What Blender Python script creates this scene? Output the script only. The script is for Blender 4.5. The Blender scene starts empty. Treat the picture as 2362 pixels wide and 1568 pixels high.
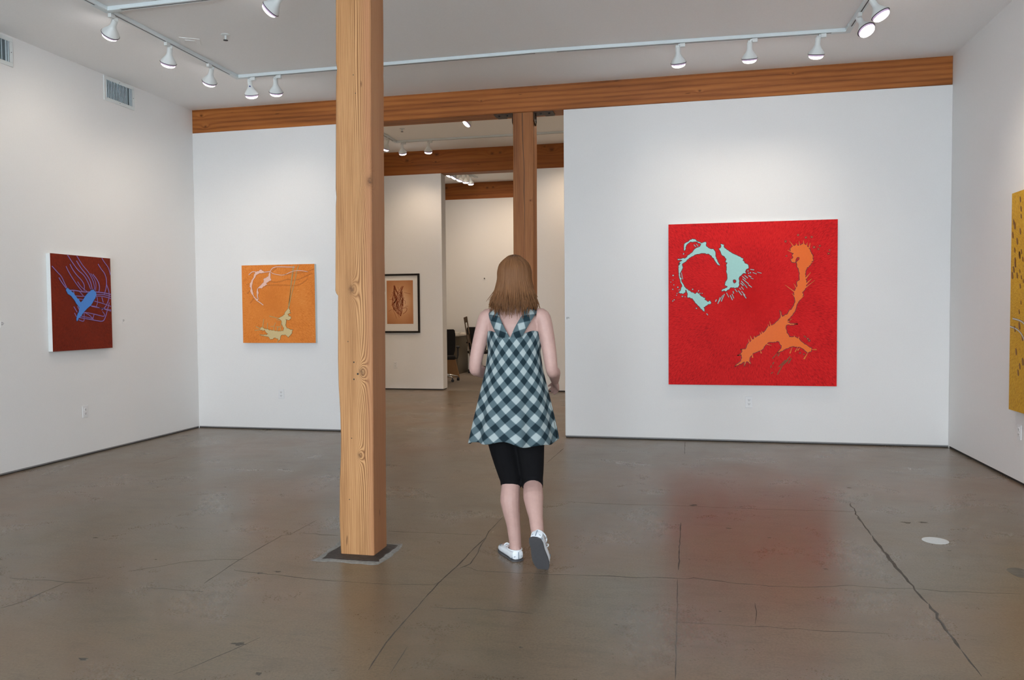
import bpy, bmesh, math, random
from mathutils import Vector, Matrix, Quaternion
from mathutils.geometry import delaunay_2d_cdt
random.seed(7)
PI = math.pi
SC = bpy.context.scene
COL = SC.collection

# ------------------------------------------------------------------ dimensions of the place (metres)
D, XL, XR, H, HB = 8.174, -5.624, 2.550, 3.761, 3.490      # back wall, left wall, right wall, ceiling, beam underside
Y2, H2, HB2 = 12.77, 4.14, 3.74                            # second room: far wall, ceiling, beam underside
Y3, H3, HB3 = 17.2, 4.32, 3.945                            # third room
YF = -4.2                                                  # window wall behind the camera

# ------------------------------------------------------------------ camera
def make_camera():
    yaw, pitch, roll, f = -.2146, -.0372, -.0085, 1776.5
    cy, sy, cp, sp, cr, sr = math.cos(yaw), math.sin(yaw), math.cos(pitch), math.sin(pitch), math.cos(roll), math.sin(roll)
    fw = Vector((sy*cp, cy*cp, sp)); r = Vector((cy, -sy, 0)); u = r.cross(fw)
    r2 = cr*r + sr*u; u2 = -sr*r + cr*u
    m = Matrix((r2, u2, -fw)).transposed().to_4x4(); m.translation = Vector((0, 0, 1.36))
    cd = bpy.data.cameras.new('camera'); cd.sensor_fit = 'HORIZONTAL'; cd.sensor_width = 36
    cd.lens = f/2362*36; cd.clip_start = .05; cd.clip_end = 200
    c = bpy.data.objects.new('camera', cd); c.matrix_world = m; COL.objects.link(c); SC.camera = c
make_camera()

# ------------------------------------------------------------------ light and exposure
SC.view_settings.view_transform = 'Standard'; SC.view_settings.look = 'None'
SC.view_settings.gamma = 1; SC.view_settings.use_curve_mapping = False
SC.view_settings.exposure = 0.15
SKY_COL, SKY_STR = (.84, .92, 1.0), 12.0
SPOT_W, BULB_STR = 19, 14
WARM = (1.0, .87, .72)
WARM2 = (1.0, .77, .55)
w = bpy.data.worlds.new('World'); SC.world = w; w.use_nodes = True
w.node_tree.nodes['Background'].inputs[0].default_value = (*SKY_COL, 1)
w.node_tree.nodes['Background'].inputs[1].default_value = SKY_STR
WINDOWS = [(-4.2, -2.6), (-2.2, -.1), (.2, 2.4)]           # openings in the wall behind the camera
WZ0, WZ1 = .35, 3.45
def lamp_obj(name, kind, loc, **kw):
    l = bpy.data.lights.new(name, kind)
    for k, v in kw.items(): setattr(l, k, v)
    o = bpy.data.objects.new(name, l); o.location = loc; COL.objects.link(o); return o
for a, b in WINDOWS:                                       # sampling portals in the window openings
    o = lamp_obj('window_portal', 'AREA', ((a+b)/2, YF+.02, (WZ0+WZ1)/2), shape='RECTANGLE', size=b-a, size_y=WZ1-WZ0)
    o.rotation_euler = (PI/2, 0, 0)
    o.data.cycles.is_portal = True
def aim(o, d):
    o.rotation_mode = 'QUATERNION'; o.rotation_quaternion = Vector(d).to_track_quat('-Z', 'Y')
# unseen lamps: tracks outside the frame, and added fill in the back rooms
def spot(loc, target, power, col, size=1.9, blend=1.0, rad=.06):
    o = lamp_obj('unseen_spot', 'SPOT', loc, energy=power, color=col, spot_size=size, spot_blend=blend, shadow_soft_size=rad)
    aim(o, Vector(target)-Vector(loc)); return o
SPOTS_OUT = [((1.52, 5.6, 3.58), (2.5, 5.4, 1.4), 2.2), ((1.52, 3.0, 3.58), (2.5, 2.8, 1.4), 2.2), ((-4.45, 3.9, 3.58), (-5.6, 3.9, 1.4), 1.), ((-4.45, 2.2, 3.58), (-5.6, 2.2, 1.4), 1.),
             ((-.6, 5.2, 3.6), (-.9, 4.0, 0), .5)]
for l, t, k in SPOTS_OUT: spot(l, t, SPOT_W*k, WARM)
ROOM2 = [((-1.6, 11.9, 3.9), (-1.8, 12.7, 1.6), 1.6), ((-.4, 11.9, 3.9), (-.6, 12.7, 1.6), 1.6), ((-4.5, 10.4, 3.9), (-5.6, 10.4, 1.5), 2.2), ((-4.5, 9.2, 3.9), (-5.6, 9.2, 1.5), 2.2),
         ((1.3, 10.6, 3.9), (2.5, 10.6, 1.5), 2.2), ((1.3, 9.2, 3.9), (2.5, 9.2, 1.5), 2.2), ((-2.6, 9.6, 3.9), (-3.0, 10.0, 0), 2.4), ((-.6, 9.6, 3.9), (-.6, 10.0, 0), 2.4), ((-1.2, 9.3, 3.9), (-1.5, 8.4, 1.2), 1.4)]
for l, t, k in ROOM2: spot(l, t, 31*k, WARM2, 2.3)  # unseen fill spots, some off the rail, added to brighten the second room
ROOM3 = [((-3.2, 15.9, 4.1), (-3.6, 17.2, 2.0), 2.0), ((-2.2, 15.9, 4.1), (-2.2, 17.2, 1.6), 2.0), ((-4.2, 15.2, 4.1), (-4.6, 17.2, 1.6), 1.6), ((-2.5, 14.4, 4.1), (-2.8, 14.6, 0), 2.0), ((-.5, 15, 4.1), (-.5, 15, 0), 2.5)]
for l, t, k in ROOM3: spot(l, t, 31*k, WARM2, 2.3)  # unseen fill spots added to brighten the office

# ------------------------------------------------------------------ node helpers
def lin(r, g, b):
    f = lambda c: (c/255)/12.92 if c <= 10.3 else ((c/255+.055)/1.055)**2.4
    return (f(r), f(g), f(b), 1)
class NT:
    def __init__(s, name):
        s.m = bpy.data.materials.new(name); s.m.use_nodes = True; s.t = s.m.node_tree
        s.b = s.t.nodes['Principled BSDF']
        s.oc = None
    def n(s, typ, **kw):
        x = s.t.nodes.new(typ)
        for k, v in kw.items(): setattr(x, k, v)
        return x
    def put(s, sock, v):
        if isinstance(v, bpy.types.NodeSocket): s.t.links.new(v, sock)
        else:
            try: sock.default_value = v
            except Exception: sock.default_value = tuple(v)[:3]
    def ma(s, op, a, b=0., c=0.):
        x = s.n('ShaderNodeMath', operation=op)
        s.put(x.inputs[0], a); s.put(x.inputs[1], b); s.put(x.inputs[2], c); return x.outputs[0]
    def add(s, *a):
        r = a[0]
        for q in a[1:]: r = s.ma('ADD', r, q)
        return r
    def mul(s, *a):
        r = a[0]
        for q in a[1:]: r = s.ma('MULTIPLY', r, q)
        return r
    def xyz(s, kind='Object'):
        t = s.n('ShaderNodeTexCoord'); s.vec = t.outputs[kind]
        x = s.n('ShaderNodeSeparateXYZ'); s.put(x.inputs[0], s.vec); return x.outputs
    def comb(s, x, y, z):
        c = s.n('ShaderNodeCombineXYZ'); s.put(c.inputs[0], x); s.put(c.inputs[1], y); s.put(c.inputs[2], z); return c.outputs[0]
    def noise(s, vec, scale, detail=3, rough=.55, dist=0.):
        x = s.n('ShaderNodeTexNoise'); s.put(x.inputs['Vector'], vec)
        for k, v in (('Scale', scale), ('Detail', detail), ('Roughness', rough), ('Distortion', dist)): x.inputs[k].default_value = v
        return x.outputs[0]
    def mix(s, f, a, b, mode='MIX'):
        x = s.n('ShaderNodeMix', data_type='RGBA', blend_type=mode)
        s.put(x.inputs[0], f); s.put(x.inputs[6], a); s.put(x.inputs[7], b); return x.outputs[2]
    def ramp(s, v, stops):
        x = s.n('ShaderNodeValToRGB'); s.put(x.inputs[0], v); e = x.color_ramp.elements
        while len(e) < len(stops): e.new(.5)
        for q, (p, c) in zip(e, stops): q.position = p; q.color = c
        return x.outputs[0]
    def rng(s, v, a, b, c=0., d=1.):
        x = s.n('ShaderNodeMapRange'); s.put(x.inputs[0], v)
        for i, q in enumerate((a, b, c, d)): x.inputs[i+1].default_value = q
        return x.outputs[0]
    def bump(s, h, strength=.3, dist=.01):
        x = s.n('ShaderNodeBump'); s.put(x.inputs['Height'], h); x.inputs['Strength'].default_value = strength; x.inputs['Distance'].default_value = dist
        s.t.links.new(x.outputs[0], s.b.inputs['Normal'])
    def out(s, col=None, rough=None, metal=None, spec=None):
        for k, v in (('Base Color', col), ('Roughness', rough), ('Metallic', metal), ('Specular IOR Level', spec)):
            if v is not None: s.put(s.b.inputs[k], v)
        return s.m
    def gauss(s, x, z, cx, cz, a, b):
        dx = s.mul(s.ma('SUBTRACT', x, cx), 1/a); dz = s.mul(s.ma('SUBTRACT', z, cz), 1/b)
        return s.ma('EXPONENT', s.mul(s.add(s.mul(dx, dx), s.mul(dz, dz)), -1.))
def plain(name, col, rough=.5, metal=0., spec=.5, bump=0., bscale=60, var=.06):
    t = NT(name); t.xyz(); n = t.noise(t.vec, bscale, 3)
    c = t.mix(t.rng(n, .3, .7, 0, 1), tuple(q*(1-var) for q in col[:3])+(1,), tuple(min(1, q*(1+var)) for q in col[:3])+(1,))
    if bump: t.bump(n, bump, .004)
    return t.out(c, rough, metal, spec)

M = {}
M['wall'] = plain('white wall paint', (.80, .80, .795, 1), .62, spec=.3, bump=.05, bscale=90, var=.012)
M['ceiling'] = plain('white ceiling paint', (.89, .89, .885, 1), .8, spec=.2, bump=.05, bscale=70, var=.015)
M['white_metal'] = plain('white enamel', (.72, .76, .76, 1), .35, var=.01)
M['rail'] = plain('white track enamel', (.70, .77, .79, 1), .4, var=.01)
M['black'] = plain('matt black', (.012, .012, .013, 1), .5)
M['dark_gap'] = plain('dark joint', (.03, .026, .022, 1), .8)
M['grey_reveal'] = plain('grey metal reveal', (.24, .24, .245, 1), .5)
M['white_plastic'] = plain('white plastic', (.78, .79, .80, 1), .35, var=.01)
M['slot'] = plain('dark slot', (.05, .05, .055, 1), .6)
M['canvas_edge'] = plain('white canvas edge', (.74, .78, .78, 1), .6, var=.02)
M['steel'] = plain('dark rusty steel', (.075, .045, .032, 1), .5, .6, bump=.2, bscale=80, var=.3)
M['chrome'] = plain('chrome', (.75, .74, .72, 1), .18, 1.0)
M['black_frame'] = plain('black frame', (.010, .007, .006, 1), .5, spec=.25)
M['mat_board'] = plain('white mat board', (.80, .79, .76, 1), .8, var=.02)
M['carpet'] = plain('grey carpet', (.22, .19, .165, 1), .95, spec=.1, bump=.4, bscale=250, var=.15)
M['grout'] = plain('pale grout', (.26, .26, .245, 1), .8, bump=.4, bscale=50, var=.2)
M['base_plate'] = plain('dark base plate', (.045, .038, .035, 1), .6, .2, bump=.5, bscale=50, var=.35)
M['crack'] = plain('crack', (.075, .066, .056, 1), .9, var=.3)
M['spall'] = plain('pitted concrete', (.10, .088, .072, 1), .9, var=.3, bscale=120)
M['stain'] = plain('dark damp stain', (.11, .10, .082, 1), .6, var=.2, bscale=30)
M['cover'] = plain('pale metal cover', (.56, .60, .62, 1), .4, .0, var=.03)
M['vent_slat'] = plain('grey blue vent slat', (.46, .55, .60, 1), .4, .3, var=.05)
M['vent_dark'] = plain('vent interior', (.12, .16, .18, 1), .8)
M['paper'] = plain('paper', (.75, .73, .69, 1), .8)
M['print_ink'] = plain('grey lettering', (.22, .22, .22, 1), .8)
M['desk_top'] = plain('white laminate', (.78, .74, .68, 1), .4)
M['desk_side'] = plain('olive brown laminate', (.13, .105, .07, 1), .5)
M['cardboard'] = plain('tan board', (.32, .17, .07, 1), .7)
M['level_wood'] = plain('brown level body', (.13, .08, .045, 1), .5)
M['chair_fabric'] = plain('black mesh fabric', (.012, .011, .011, 1), .9, bump=.3, bscale=300)
M['oxblood'] = plain('dark red enamel', (.10, .015, .012, 1), .35)
M['skin'] = plain('skin', (.49, .31, .27, 1), .55, bump=.03, bscale=40, var=.04)
M['legging'] = plain('black jersey', (.005, .005, .006, 1), .9, spec=.15)
M['shoe'] = plain('white leather', (.74, .78, .82, 1), .45, var=.03)
M['shoe_trim'] = plain('blue grey stitching', (.18, .24, .30, 1), .6)
M['sole'] = plain('dark sole', (.07, .07, .075, 1), .7)
M['eye'] = plain('eye white', (.8, .8, .78, 1), .2)
M['iris'] = plain('brown iris', (.05, .03, .02, 1), .2)
M['lip'] = plain('lip', (.5, .18, .16, 1), .4)
def emitter(name, col, st):
    t = NT(name); t.b.inputs['Emission Color'].default_value = (*col, 1); t.b.inputs['Emission Strength'].default_value = st
    return t.out((.9, .9, .9, 1), .3)
M['bulb'] = emitter('lit bulb', (1.0, .95, .92), BULB_STR)
t = NT('lilac glass rim'); t.b.inputs['Emission Color'].default_value = (.8, .6, .85, 1); t.b.inputs['Emission Strength'].default_value = .25
M['bulb_rim'] = t.out((.55, .42, .60, 1), .2)
t = NT('window glass'); t.b.inputs['Transmission Weight'].default_value = 1; t.b.inputs['IOR'].default_value = 1.0
M['glass'] = t.out((.98, 1, 1, 1), 0.0, spec=0.)

def wood(name, light, mid, dark, axis, knots=(), freq=420., mask=None, tint=None, contrast=1., rough=.6):
    """axis 'z': grain runs up a post (face coordinates x+y, z); axis 'x': grain runs along a beam (z+y, x)."""
    t = NT(name); x, y, z = t.xyz()
    if axis == 'z': a, l = t.add(x, t.mul(y, .8)), z
    else: a, l = t.add(z, t.mul(y, .8)), x
    v = t.comb(t.mul(a, 5.), t.mul(l, .32), 0.)
    F = t.add(t.mul(a, 1.), t.mul(t.noise(v, 1.6, 2), .055), t.mul(t.noise(t.comb(t.mul(a, 12.), t.mul(l, 1.3), 3.), 1., 3), .012))
    core = None
    for (cx, cz, s) in knots:
        F = t.add(F, t.mul(t.gauss(a, l, cx, cz, .030*s, .05*s), .055*s), t.mul(t.gauss(a, l, cx, cz, .05*s, .17*s), .02*s))
        k = t.gauss(a, l, cx, cz, .016*s, .022*s); core = k if core is None else t.ma('MAXIMUM', core, k)
    ring = t.rng(t.ma('SINE', t.mul(F, freq)), -1, 1, 0, 1)
    ring = t.ma('POWER', ring, .7)
    fib = t.noise(t.comb(t.mul(a, 150.), t.mul(l, 3.5), 1.), 1., 4, .6)
    broad = t.noise(t.comb(t.mul(a, 9.), t.mul(l, .5), 7.), 1., 2)
    rc = t.mul(t.ma('SUBTRACT', ring, .5), contrast)
    if mask: 
        mk = t.add(.25, t.mul(t.gauss(a, l, mask[0], 0, mask[1], 1e4), 1.1)); rc = t.mul(rc, mk)
    g = t.add(.5, t.mul(rc, .55), t.mul(t.ma('SUBTRACT', fib, .5), .75), t.mul(t.ma('SUBTRACT', broad, .5), 1.15))
    c = t.ramp(g, [(0.05, dark), (.5, mid), (.95, light)])
    if tint: c = t.mix(t.rng(a, tint[1], tint[2], 0, tint[3]), c, tint[0])
    if core is not None:
        kn = t.noise(t.comb(t.mul(a, 60.), t.mul(l, 60.), 2.), 1., 3)
        c = t.mix(t.mul(core, t.rng(kn, .3, .65, .35, .95)), c, tuple(q*.35 for q in dark[:3])+(1,))
    specks = t.rng(t.noise(t.comb(t.mul(a, 40.), t.mul(l, 7.), 9.), 1., 1), .74, .80, 0, .7)
    c = t.mix(specks, c, tuple(q*.5 for q in dark[:3])+(1,))
    t.bump(t.add(t.mul(ring, .6), fib), .25, .003)
    return t.out(c, rough, spec=.3)
M['post'] = wood('weathered fir post', lin(198, 152, 104), lin(172, 125, 80), lin(124, 82, 48), 'z',
                 [(-.015, 1.49, 1.), (.038, 1.03, 1.), (.018, .566, .7), (.104, 2.08, 1.25)], 560., (.045, .035), (lin(170, 116, 84), .05, .10, .6), 1.25)
M['post2'] = wood('fir post', lin(178, 120, 74), lin(158, 102, 60), lin(112, 66, 36), 'z', [(0.0, 2.55, .5), (-.04, 1.8, .5)], 330., None, None, .5)
M['beam'] = wood('laminated fir beam', lin(190, 118, 58), lin(160, 94, 42), lin(108, 58, 20), 'x', ((.05, -5.5, .8), (-.08, -5.45, .9), (.0, -2.1, .5), (-.05, .2, .6), (.06, 1.1, .5)), 120., None, None, .6, .5)
M['beam2'] = wood('knotty fir beam', lin(168, 102, 44), lin(146, 82, 30), lin(104, 54, 16), 'x',
                  [(.12, -4.08, 1.5), (.04, -4.62, 1.4), (.09, -3.10, 1.5), (.10, -2.96, 1.2), (.10, -2.08, 1.7), (.16, -2.2, 1.0), (-.0, -4.1, .8), (.13, -4.75, 1.)], 90., None, None, .35, .5)

def floor_mat():
    t = NT('polished concrete'); x, y, z = t.xyz()
    n1 = t.noise(t.vec, .5, 4, .6); n2 = t.noise(t.vec, 1.7, 5, .65, .4); n3 = t.noise(t.comb(t.mul(x, 1.5), t.mul(y, 4.5), 0.), 2.0, 6, .68)
    n4 = t.noise(t.vec, 95., 3, .7); n5 = t.noise(t.vec, 11., 5, .66); n6 = t.noise(t.comb(t.mul(x, 4.), t.mul(y, 14.), 5.), 2.0, 5, .7)
    c = t.mix(t.rng(n1, .35, .65), lin(119, 103, 82), lin(117, 110, 97))
    c = t.mix(t.rng(n2, .40, .70, 0, .5), c, lin(131, 113, 89))
    c = t.mix(t.rng(n3, .48, .75, 0, .7), c, lin(95, 86, 71))
    c = t.mix(t.rng(n6, .54, .72, 0, .5), c, lin(87, 78, 65))
    c = t.mix(t.rng(n5, .54, .74, 0, .45), c, lin(91, 85, 71))
    c = t.mix(t.rng(n4, .40, .66, 0, .42), c, lin(70, 64, 54))
    big = t.noise(t.comb(x, y, 4.), .7, 2)
    c = t.mix(t.rng(big, .45, .70, 0, .45), c, lin(129, 98, 73))
    r = t.add(t.rng(n2, .3, .7, .23, .33), t.mul(t.rng(n4, .3, .7), .05))
    t.bump(t.add(t.mul(n5, .5), t.mul(n4, .25), n2), .06, .01)
    return t.out(c, r, spec=.5)
M['floor'] = floor_mat()

def canvas_mat(name, c1, c2, c3, cx, cz, bump=.5):
    """paint laid on in fine hair-like strokes that radiate from a point of the picture"""
    t = NT(name); x, y, z = t.xyz()
    dx = t.ma('SUBTRACT', x, cx); dz = t.ma('SUBTRACT', z, cz)
    an = t.ma('ARCTAN2', dz, dx); r = t.ma('SQRT', t.add(t.mul(dx, dx), t.mul(dz, dz)))
    warp = t.noise(t.comb(t.mul(x, 6.), t.mul(z, 6.), 0.), 1., 2)
    a2 = t.add(an, t.mul(warp, .05))
    h = t.noise(t.comb(t.mul(a2, 62.), t.mul(r, 17.), 0.), 1.6, 3, .6, .12)
    h2 = t.noise(t.comb(t.mul(x, 3.), t.mul(z, 3.), 0.), 1., 3)
    g = t.add(t.mul(h, .72), t.mul(h2, .28))
    c = t.ramp(g, [(.3, c1), (.5, c2), (.72, c3)])
    t.bump(g, bump, .006)
    return t.out(c, .6, spec=.18)
M['red_paint'] = canvas_mat('red paint', lin(160, 10, 14), lin(214, 20, 24), lin(228, 40, 36), .82, .88)
M['orange_paint'] = canvas_mat('orange paint', lin(198, 104, 34), lin(230, 136, 56), lin(240, 160, 86), .40, .44)
M['brown_red_paint'] = canvas_mat('brown red paint', lin(84, 24, 8), lin(120, 36, 16), lin(146, 48, 22), .36, .45)
M['yellow_paint'] = canvas_mat('ochre paint', lin(170, 120, 20), lin(204, 156, 34), lin(222, 178, 58), .8, .9)
def enamel(n, c): return plain(n, c, .4, spec=.25, var=.02)
M['cyan'] = enamel('pale aqua enamel', lin(162, 212, 206)); M['orange'] = enamel('orange enamel', lin(238, 106, 4))
M['cyan_dash'] = enamel('aqua grey enamel', lin(180, 184, 182)); M['orange_dash'] = enamel('burnt orange enamel', lin(190, 84, 24)); M['ochre_dash'] = enamel('ochre brown enamel', lin(150, 84, 26))
M['pink'] = enamel('pale pink enamel', lin(238, 196, 180)); M['beige'] = enamel('beige enamel', lin(214, 192, 142)); M['ridge'] = enamel('brown orange ridge', lin(176, 100, 44))
M['olive'] = enamel('olive line', lin(150, 118, 56)); M['blue'] = enamel('cornflower enamel', lin(80, 142, 222)); M['mauve'] = enamel('mauve blue enamel', lin(150, 116, 178))
M['shadow_red'] = enamel('dark red relief shadow', lin(96, 26, 30)); M['shadow_brown'] = enamel('dark brown relief shadow', lin(110, 70, 22)); M['shadow_navy'] = enamel('dark blue relief shadow', lin(52, 24, 56)); M['shadow_pink'] = enamel('brown relief shadow', lin(170, 92, 50))  # dark colours for the shadow line painted beside raised paint
M['silver'] = enamel('silver enamel', lin(190, 186, 176)); M['ochre_dot'] = enamel('brown drop', lin(136, 86, 14)); M['ink'] = enamel('russet ink', lin(140, 62, 32))
def sepia():
    t = NT('sepia paper'); x, y, z = t.xyz()
    r = t.add(t.gauss(x, z, .37, .54, .22, .30), t.mul(t.noise(t.vec, 5., 3), .25))
    return t.out(t.ramp(r, [(.1, lin(176, 112, 66)), (.6, lin(206, 150, 104)), (1., lin(222, 178, 138))]), .7)
M['sepia'] = sepia()
def plaid():
    t = NT('teal and white gingham'); t.xyz('UV'); 
    x = t.n('ShaderNodeSeparateXYZ'); t.put(x.inputs[0], t.vec); u, v = x.outputs[0], x.outputs[1]
    P = .070
    def band(q): return t.rng(t.ma('PINGPONG', q, P/2), P*.22, P*.28)
    a = band(t.mul(t.add(u, v), .7071)); b = band(t.mul(t.ma('SUBTRACT', u, v), .7071))
    c = t.ramp(t.mul(t.add(a, b), .5), [(0., lin(26, 44, 52)), (.5, lin(84, 102, 108)), (1., lin(160, 172, 173))])
    n = t.noise(t.comb(t.mul(u, 900.), t.mul(v, 900.), 0.), 1., 2); t.bump(n, .15, .001)
    return t.out(c, .85, spec=.2)
M['plaid'] = plaid()
def hairm():
    t = NT('light brown hair'); x, y, z = t.xyz()
    an = t.ma('ARCTAN2', y, x)
    n = t.noise(t.comb(t.mul(an, 40.), t.mul(z, 2.5), 0.), 1.3, 4, .6)
    t.bump(n, .3, .003)
    return t.out(t.ramp(n, [(.25, lin(78, 50, 30)), (.5, lin(118, 80, 50)), (.8, lin(150, 108, 72))]), .55, spec=.25)
M['hair'] = hairm()

# ------------------------------------------------------------------ mesh helpers
class MB:
    def __init__(s): s.v = []; s.f = []; s.uv = None
    def box(s, x0, x1, y0, y1, z0, z1, rot=None, org=None):
        i = len(s.v)
        for z in (z0, z1):
            for (x, y) in ((x0, y0), (x1, y0), (x1, y1), (x0, y1)):
                p = Vector((x, y, z))
                if rot is not None: p = rot @ (p-Vector(org)) + Vector(org)
                s.v.append(p)
        s.f += [(i, i+3, i+2, i+1), (i+4, i+5, i+6, i+7), (i, i+1, i+5, i+4), (i+1, i+2, i+6, i+5), (i+2, i+3, i+7, i+6), (i+3, i, i+4, i+7)]
        return s
    def rings(s, rings, cap=True, close=True):
        i = len(s.v); n = len(rings[0])
        for r in rings: s.v += [Vector(p) for p in r]
        for k in range(len(rings)-1):
            for j in range(n if close else n-1):
                a, b = i+k*n+j, i+k*n+(j+1) % n
                s.f.append((a, b, b+n, a+n))
        if cap:
            s.f.append(tuple(range(i+n-1, i-1, -1))); e = i+(len(rings)-1)*n; s.f.append(tuple(range(e, e+n)))
        return s
    def lathe(s, prof, n=28, org=(0, 0, 0), rot=None, cap=True):
        o = Vector(org); R = []
        for r, z in prof:
            ring = [Vector((r*math.cos(2*PI*k/n), r*math.sin(2*PI*k/n), z)) for k in range(n)]
            R.append([o+(rot @ p if rot is not None else p) for p in ring])
        return s.rings(R, cap)
    def tube(s, pts, rad, n=10, flat=1., up=None):
        pts = [Vector(p) for p in pts]; R = []
        rad = rad if isinstance(rad, (list, tuple)) else [rad]*len(pts)
        prev = None
        for k, p in enumerate(pts):
            d = (pts[min(k+1, len(pts)-1)]-pts[max(k-1, 0)]).normalized()
            if prev is None:
                a = Vector(up) if up else (Vector((0, 0, 1)) if abs(d.z) < .9 else Vector((0, 1, 0)))
            else: a = prev
            u = (a-d*a.dot(d)).normalized(); w = d.cross(u); prev = u
            R.append([p+(u*math.cos(2*PI*j/n)+w*math.sin(2*PI*j/n)*flat)*rad[k] for j in range(n)])
        return s.rings(R)
    def ball(s, c, r, nu=20, nv=12):
        c = Vector(c); r = Vector(r) if not isinstance(r, (int, float)) else Vector((r, r, r)); R = []
        for k in range(nv+1):
            th = -PI/2+PI*(k if 0 < k < nv else (k+.02 if k == 0 else k-.02))/nv
            R.append([c+Vector((r.x*math.cos(th)*math.cos(2*PI*j/nu), r.y*math.cos(th)*math.sin(2*PI*j/nu), r.z*math.sin(th))) for j in range(nu)])
        return s.rings(R)
    def plate(s, poly, y0, y1):
        """polygon in the local x-z plane, thickness from y0 (back) to y1 (front, more negative)"""
        i = len(s.v); n = len(poly)
        if sum(poly[k][0]*poly[(k+1) % n][1]-poly[(k+1) % n][0]*poly[k][1] for k in range(n)) < 0: poly = poly[::-1]
        s.v += [Vector((x, y1, z)) for x, z in poly]+[Vector((x, y0, z)) for x, z in poly]
        s.f.append(tuple(range(i, i+n)))
        for k in range(n):
            j = (k+1) % n; s.f.append((i+k, i+n+k, i+n+j, i+j))
        return s
    def splash(s, poly, y0, y1):
        """plate() for ragged outlines that may cross themselves"""
        n = len(poly)
        v, e, f, *_ = delaunay_2d_cdt([Vector(p) for p in poly], [], [list(range(n))], 1, 1e-5)
        i = len(s.v); s.v += [Vector((p.x, y1, p.y)) for p in v]
        for t in f:
            a = sum(v[t[k]].x*v[t[(k+1) % len(t)]].y-v[t[(k+1) % len(t)]].x*v[t[k]].y for k in range(len(t)))
            s.f.append(tuple(i+k for k in (t if a > 0 else t[::-1])))
        i = len(s.v); s.v += [Vector((x, y1, z)) for x, z in poly]+[Vector((x, y0, z)) for x, z in poly]
        for k in range(n):
            j = (k+1) % n; s.f.append((i+k, i+n+k, i+n+j, i+j))
        return s
    def ribbon(s, pts, w, y0, y1, closed=False, taper=False, plane='xz'):
        P = [Vector((p[0], p[1])) for p in pts]; n = len(P); L = []; Rr = []
        for k in range(n):
            a = P[(k-1) % n] if closed or k else P[k]; b = P[(k+1) % n] if closed or k < n-1 else P[k]
            d = (b-a); d = d.normalized() if d.length else Vector((1, 0)); q = Vector((-d.y, d.x))
            ww = (w[k] if isinstance(w, list) else w)/2*((.35+.65*math.sin(PI*min(1, .12+k/(n-1)*.88))) if taper and n > 2 else 1)
            L.append(P[k]+q*ww); Rr.append(P[k]-q*ww)
        i = len(s.v)
        T = (lambda p, y: Vector((p.x, y, p.y))) if plane == 'xz' else (lambda p, y: Vector((p.x, p.y, y)))
        for k in range(n): s.v += [T(L[k], y1), T(Rr[k], y1), T(L[k], y0), T(Rr[k], y0)]
        m = n if closed else n-1
        for k in range(m):
            a, b = i+4*k, i+4*((k+1) % n)
            s.f += [(a, a+1, b+1, b), (a, b, b+2, a+2), (a+1, a+3, b+3, b+1)]
        if not closed: s.f += [(i, i+2, i+3, i+1), (i+4*n-4, i+4*n-3, i+4*n-1, i+4*n-2)]
        return s
    def build(s, name, mat, parent=None, smooth=False, bevel=0., loc=None, kind=None, recalc=True):
        me = bpy.data.meshes.new(name); me.from_pydata([tuple(p) for p in s.v], [], s.f)
        if recalc:
            b = bmesh.new(); b.from_mesh(me); bmesh.ops.recalc_face_normals(b, faces=b.faces); b.to_mesh(me); b.free()
        me.materials.append(mat if not isinstance(mat, str) else M[mat])
        if smooth:
            for p in me.polygons: p.use_smooth = True
            if smooth == 'auto': me.set_sharp_from_angle(angle=math.radians(40))
        o = bpy.data.objects.new(name, me); COL.objects.link(o)
        if parent: o.parent = parent
        if loc: o.location = loc
        if bevel:
            m = o.modifiers.new('bevel', 'BEVEL'); m.width = bevel; m.segments = 2; m.limit_method = 'ANGLE'
        if kind: o['kind'] = kind
        return o
def thing(name, label, cat, loc=(0, 0, 0), rz=0., group=None):
    o = bpy.data.objects.new(name, None); o.empty_display_size = .1; COL.objects.link(o); o.location = loc; o.rotation_euler = (0, 0, rz)
    o['label'] = label; o['category'] = cat
    if group: o['group'] = group
    return o
def tag(o, label, cat, group=None):
    o['label'] = label; o['category'] = cat
    if group: o['group'] = group
    return o
def struct(name, mb, mat, parent=None, bevel=0.):
    o = mb.build(name, mat, parent, bevel=bevel); o['kind'] = 'structure'; return o
def chaikin(p, closed=True, it=1):
    for _ in range(it):
        q = []; n = len(p)
        for k in range(n if closed else n-1):
            a, b = p[k], p[(k+1) % n]
            q += [(a[0]*.75+b[0]*.25, a[1]*.75+b[1]*.25), (a[0]*.25+b[0]*.75, a[1]*.25+b[1]*.75)]
        p = q if closed else [p[0]]+q+[p[-1]]
    return p
def spline(pts, n=6):
    """Catmull-Rom through 3D points"""
    P = [Vector(p) for p in pts]; P = [P[0]*2-P[1]]+P+[P[-1]*2-P[-2]]; out = []
    for k in range(1, len(P)-2):
        a, b, c, d = P[k-1:k+3]
        for j in range(n):
            t = j/n; out.append(.5*((2*b)+(c-a)*t+(2*a-5*b+4*c-d)*t*t+(3*b-a-3*c+d)*t**3))
    out.append(P[-2]); return out
def lerp_list(vals, n): 
    out = []
    for a, b in zip(vals, vals[1:]): out += [a+(b-a)*j/n for j in range(n)]
    return out+[vals[-1]]

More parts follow.
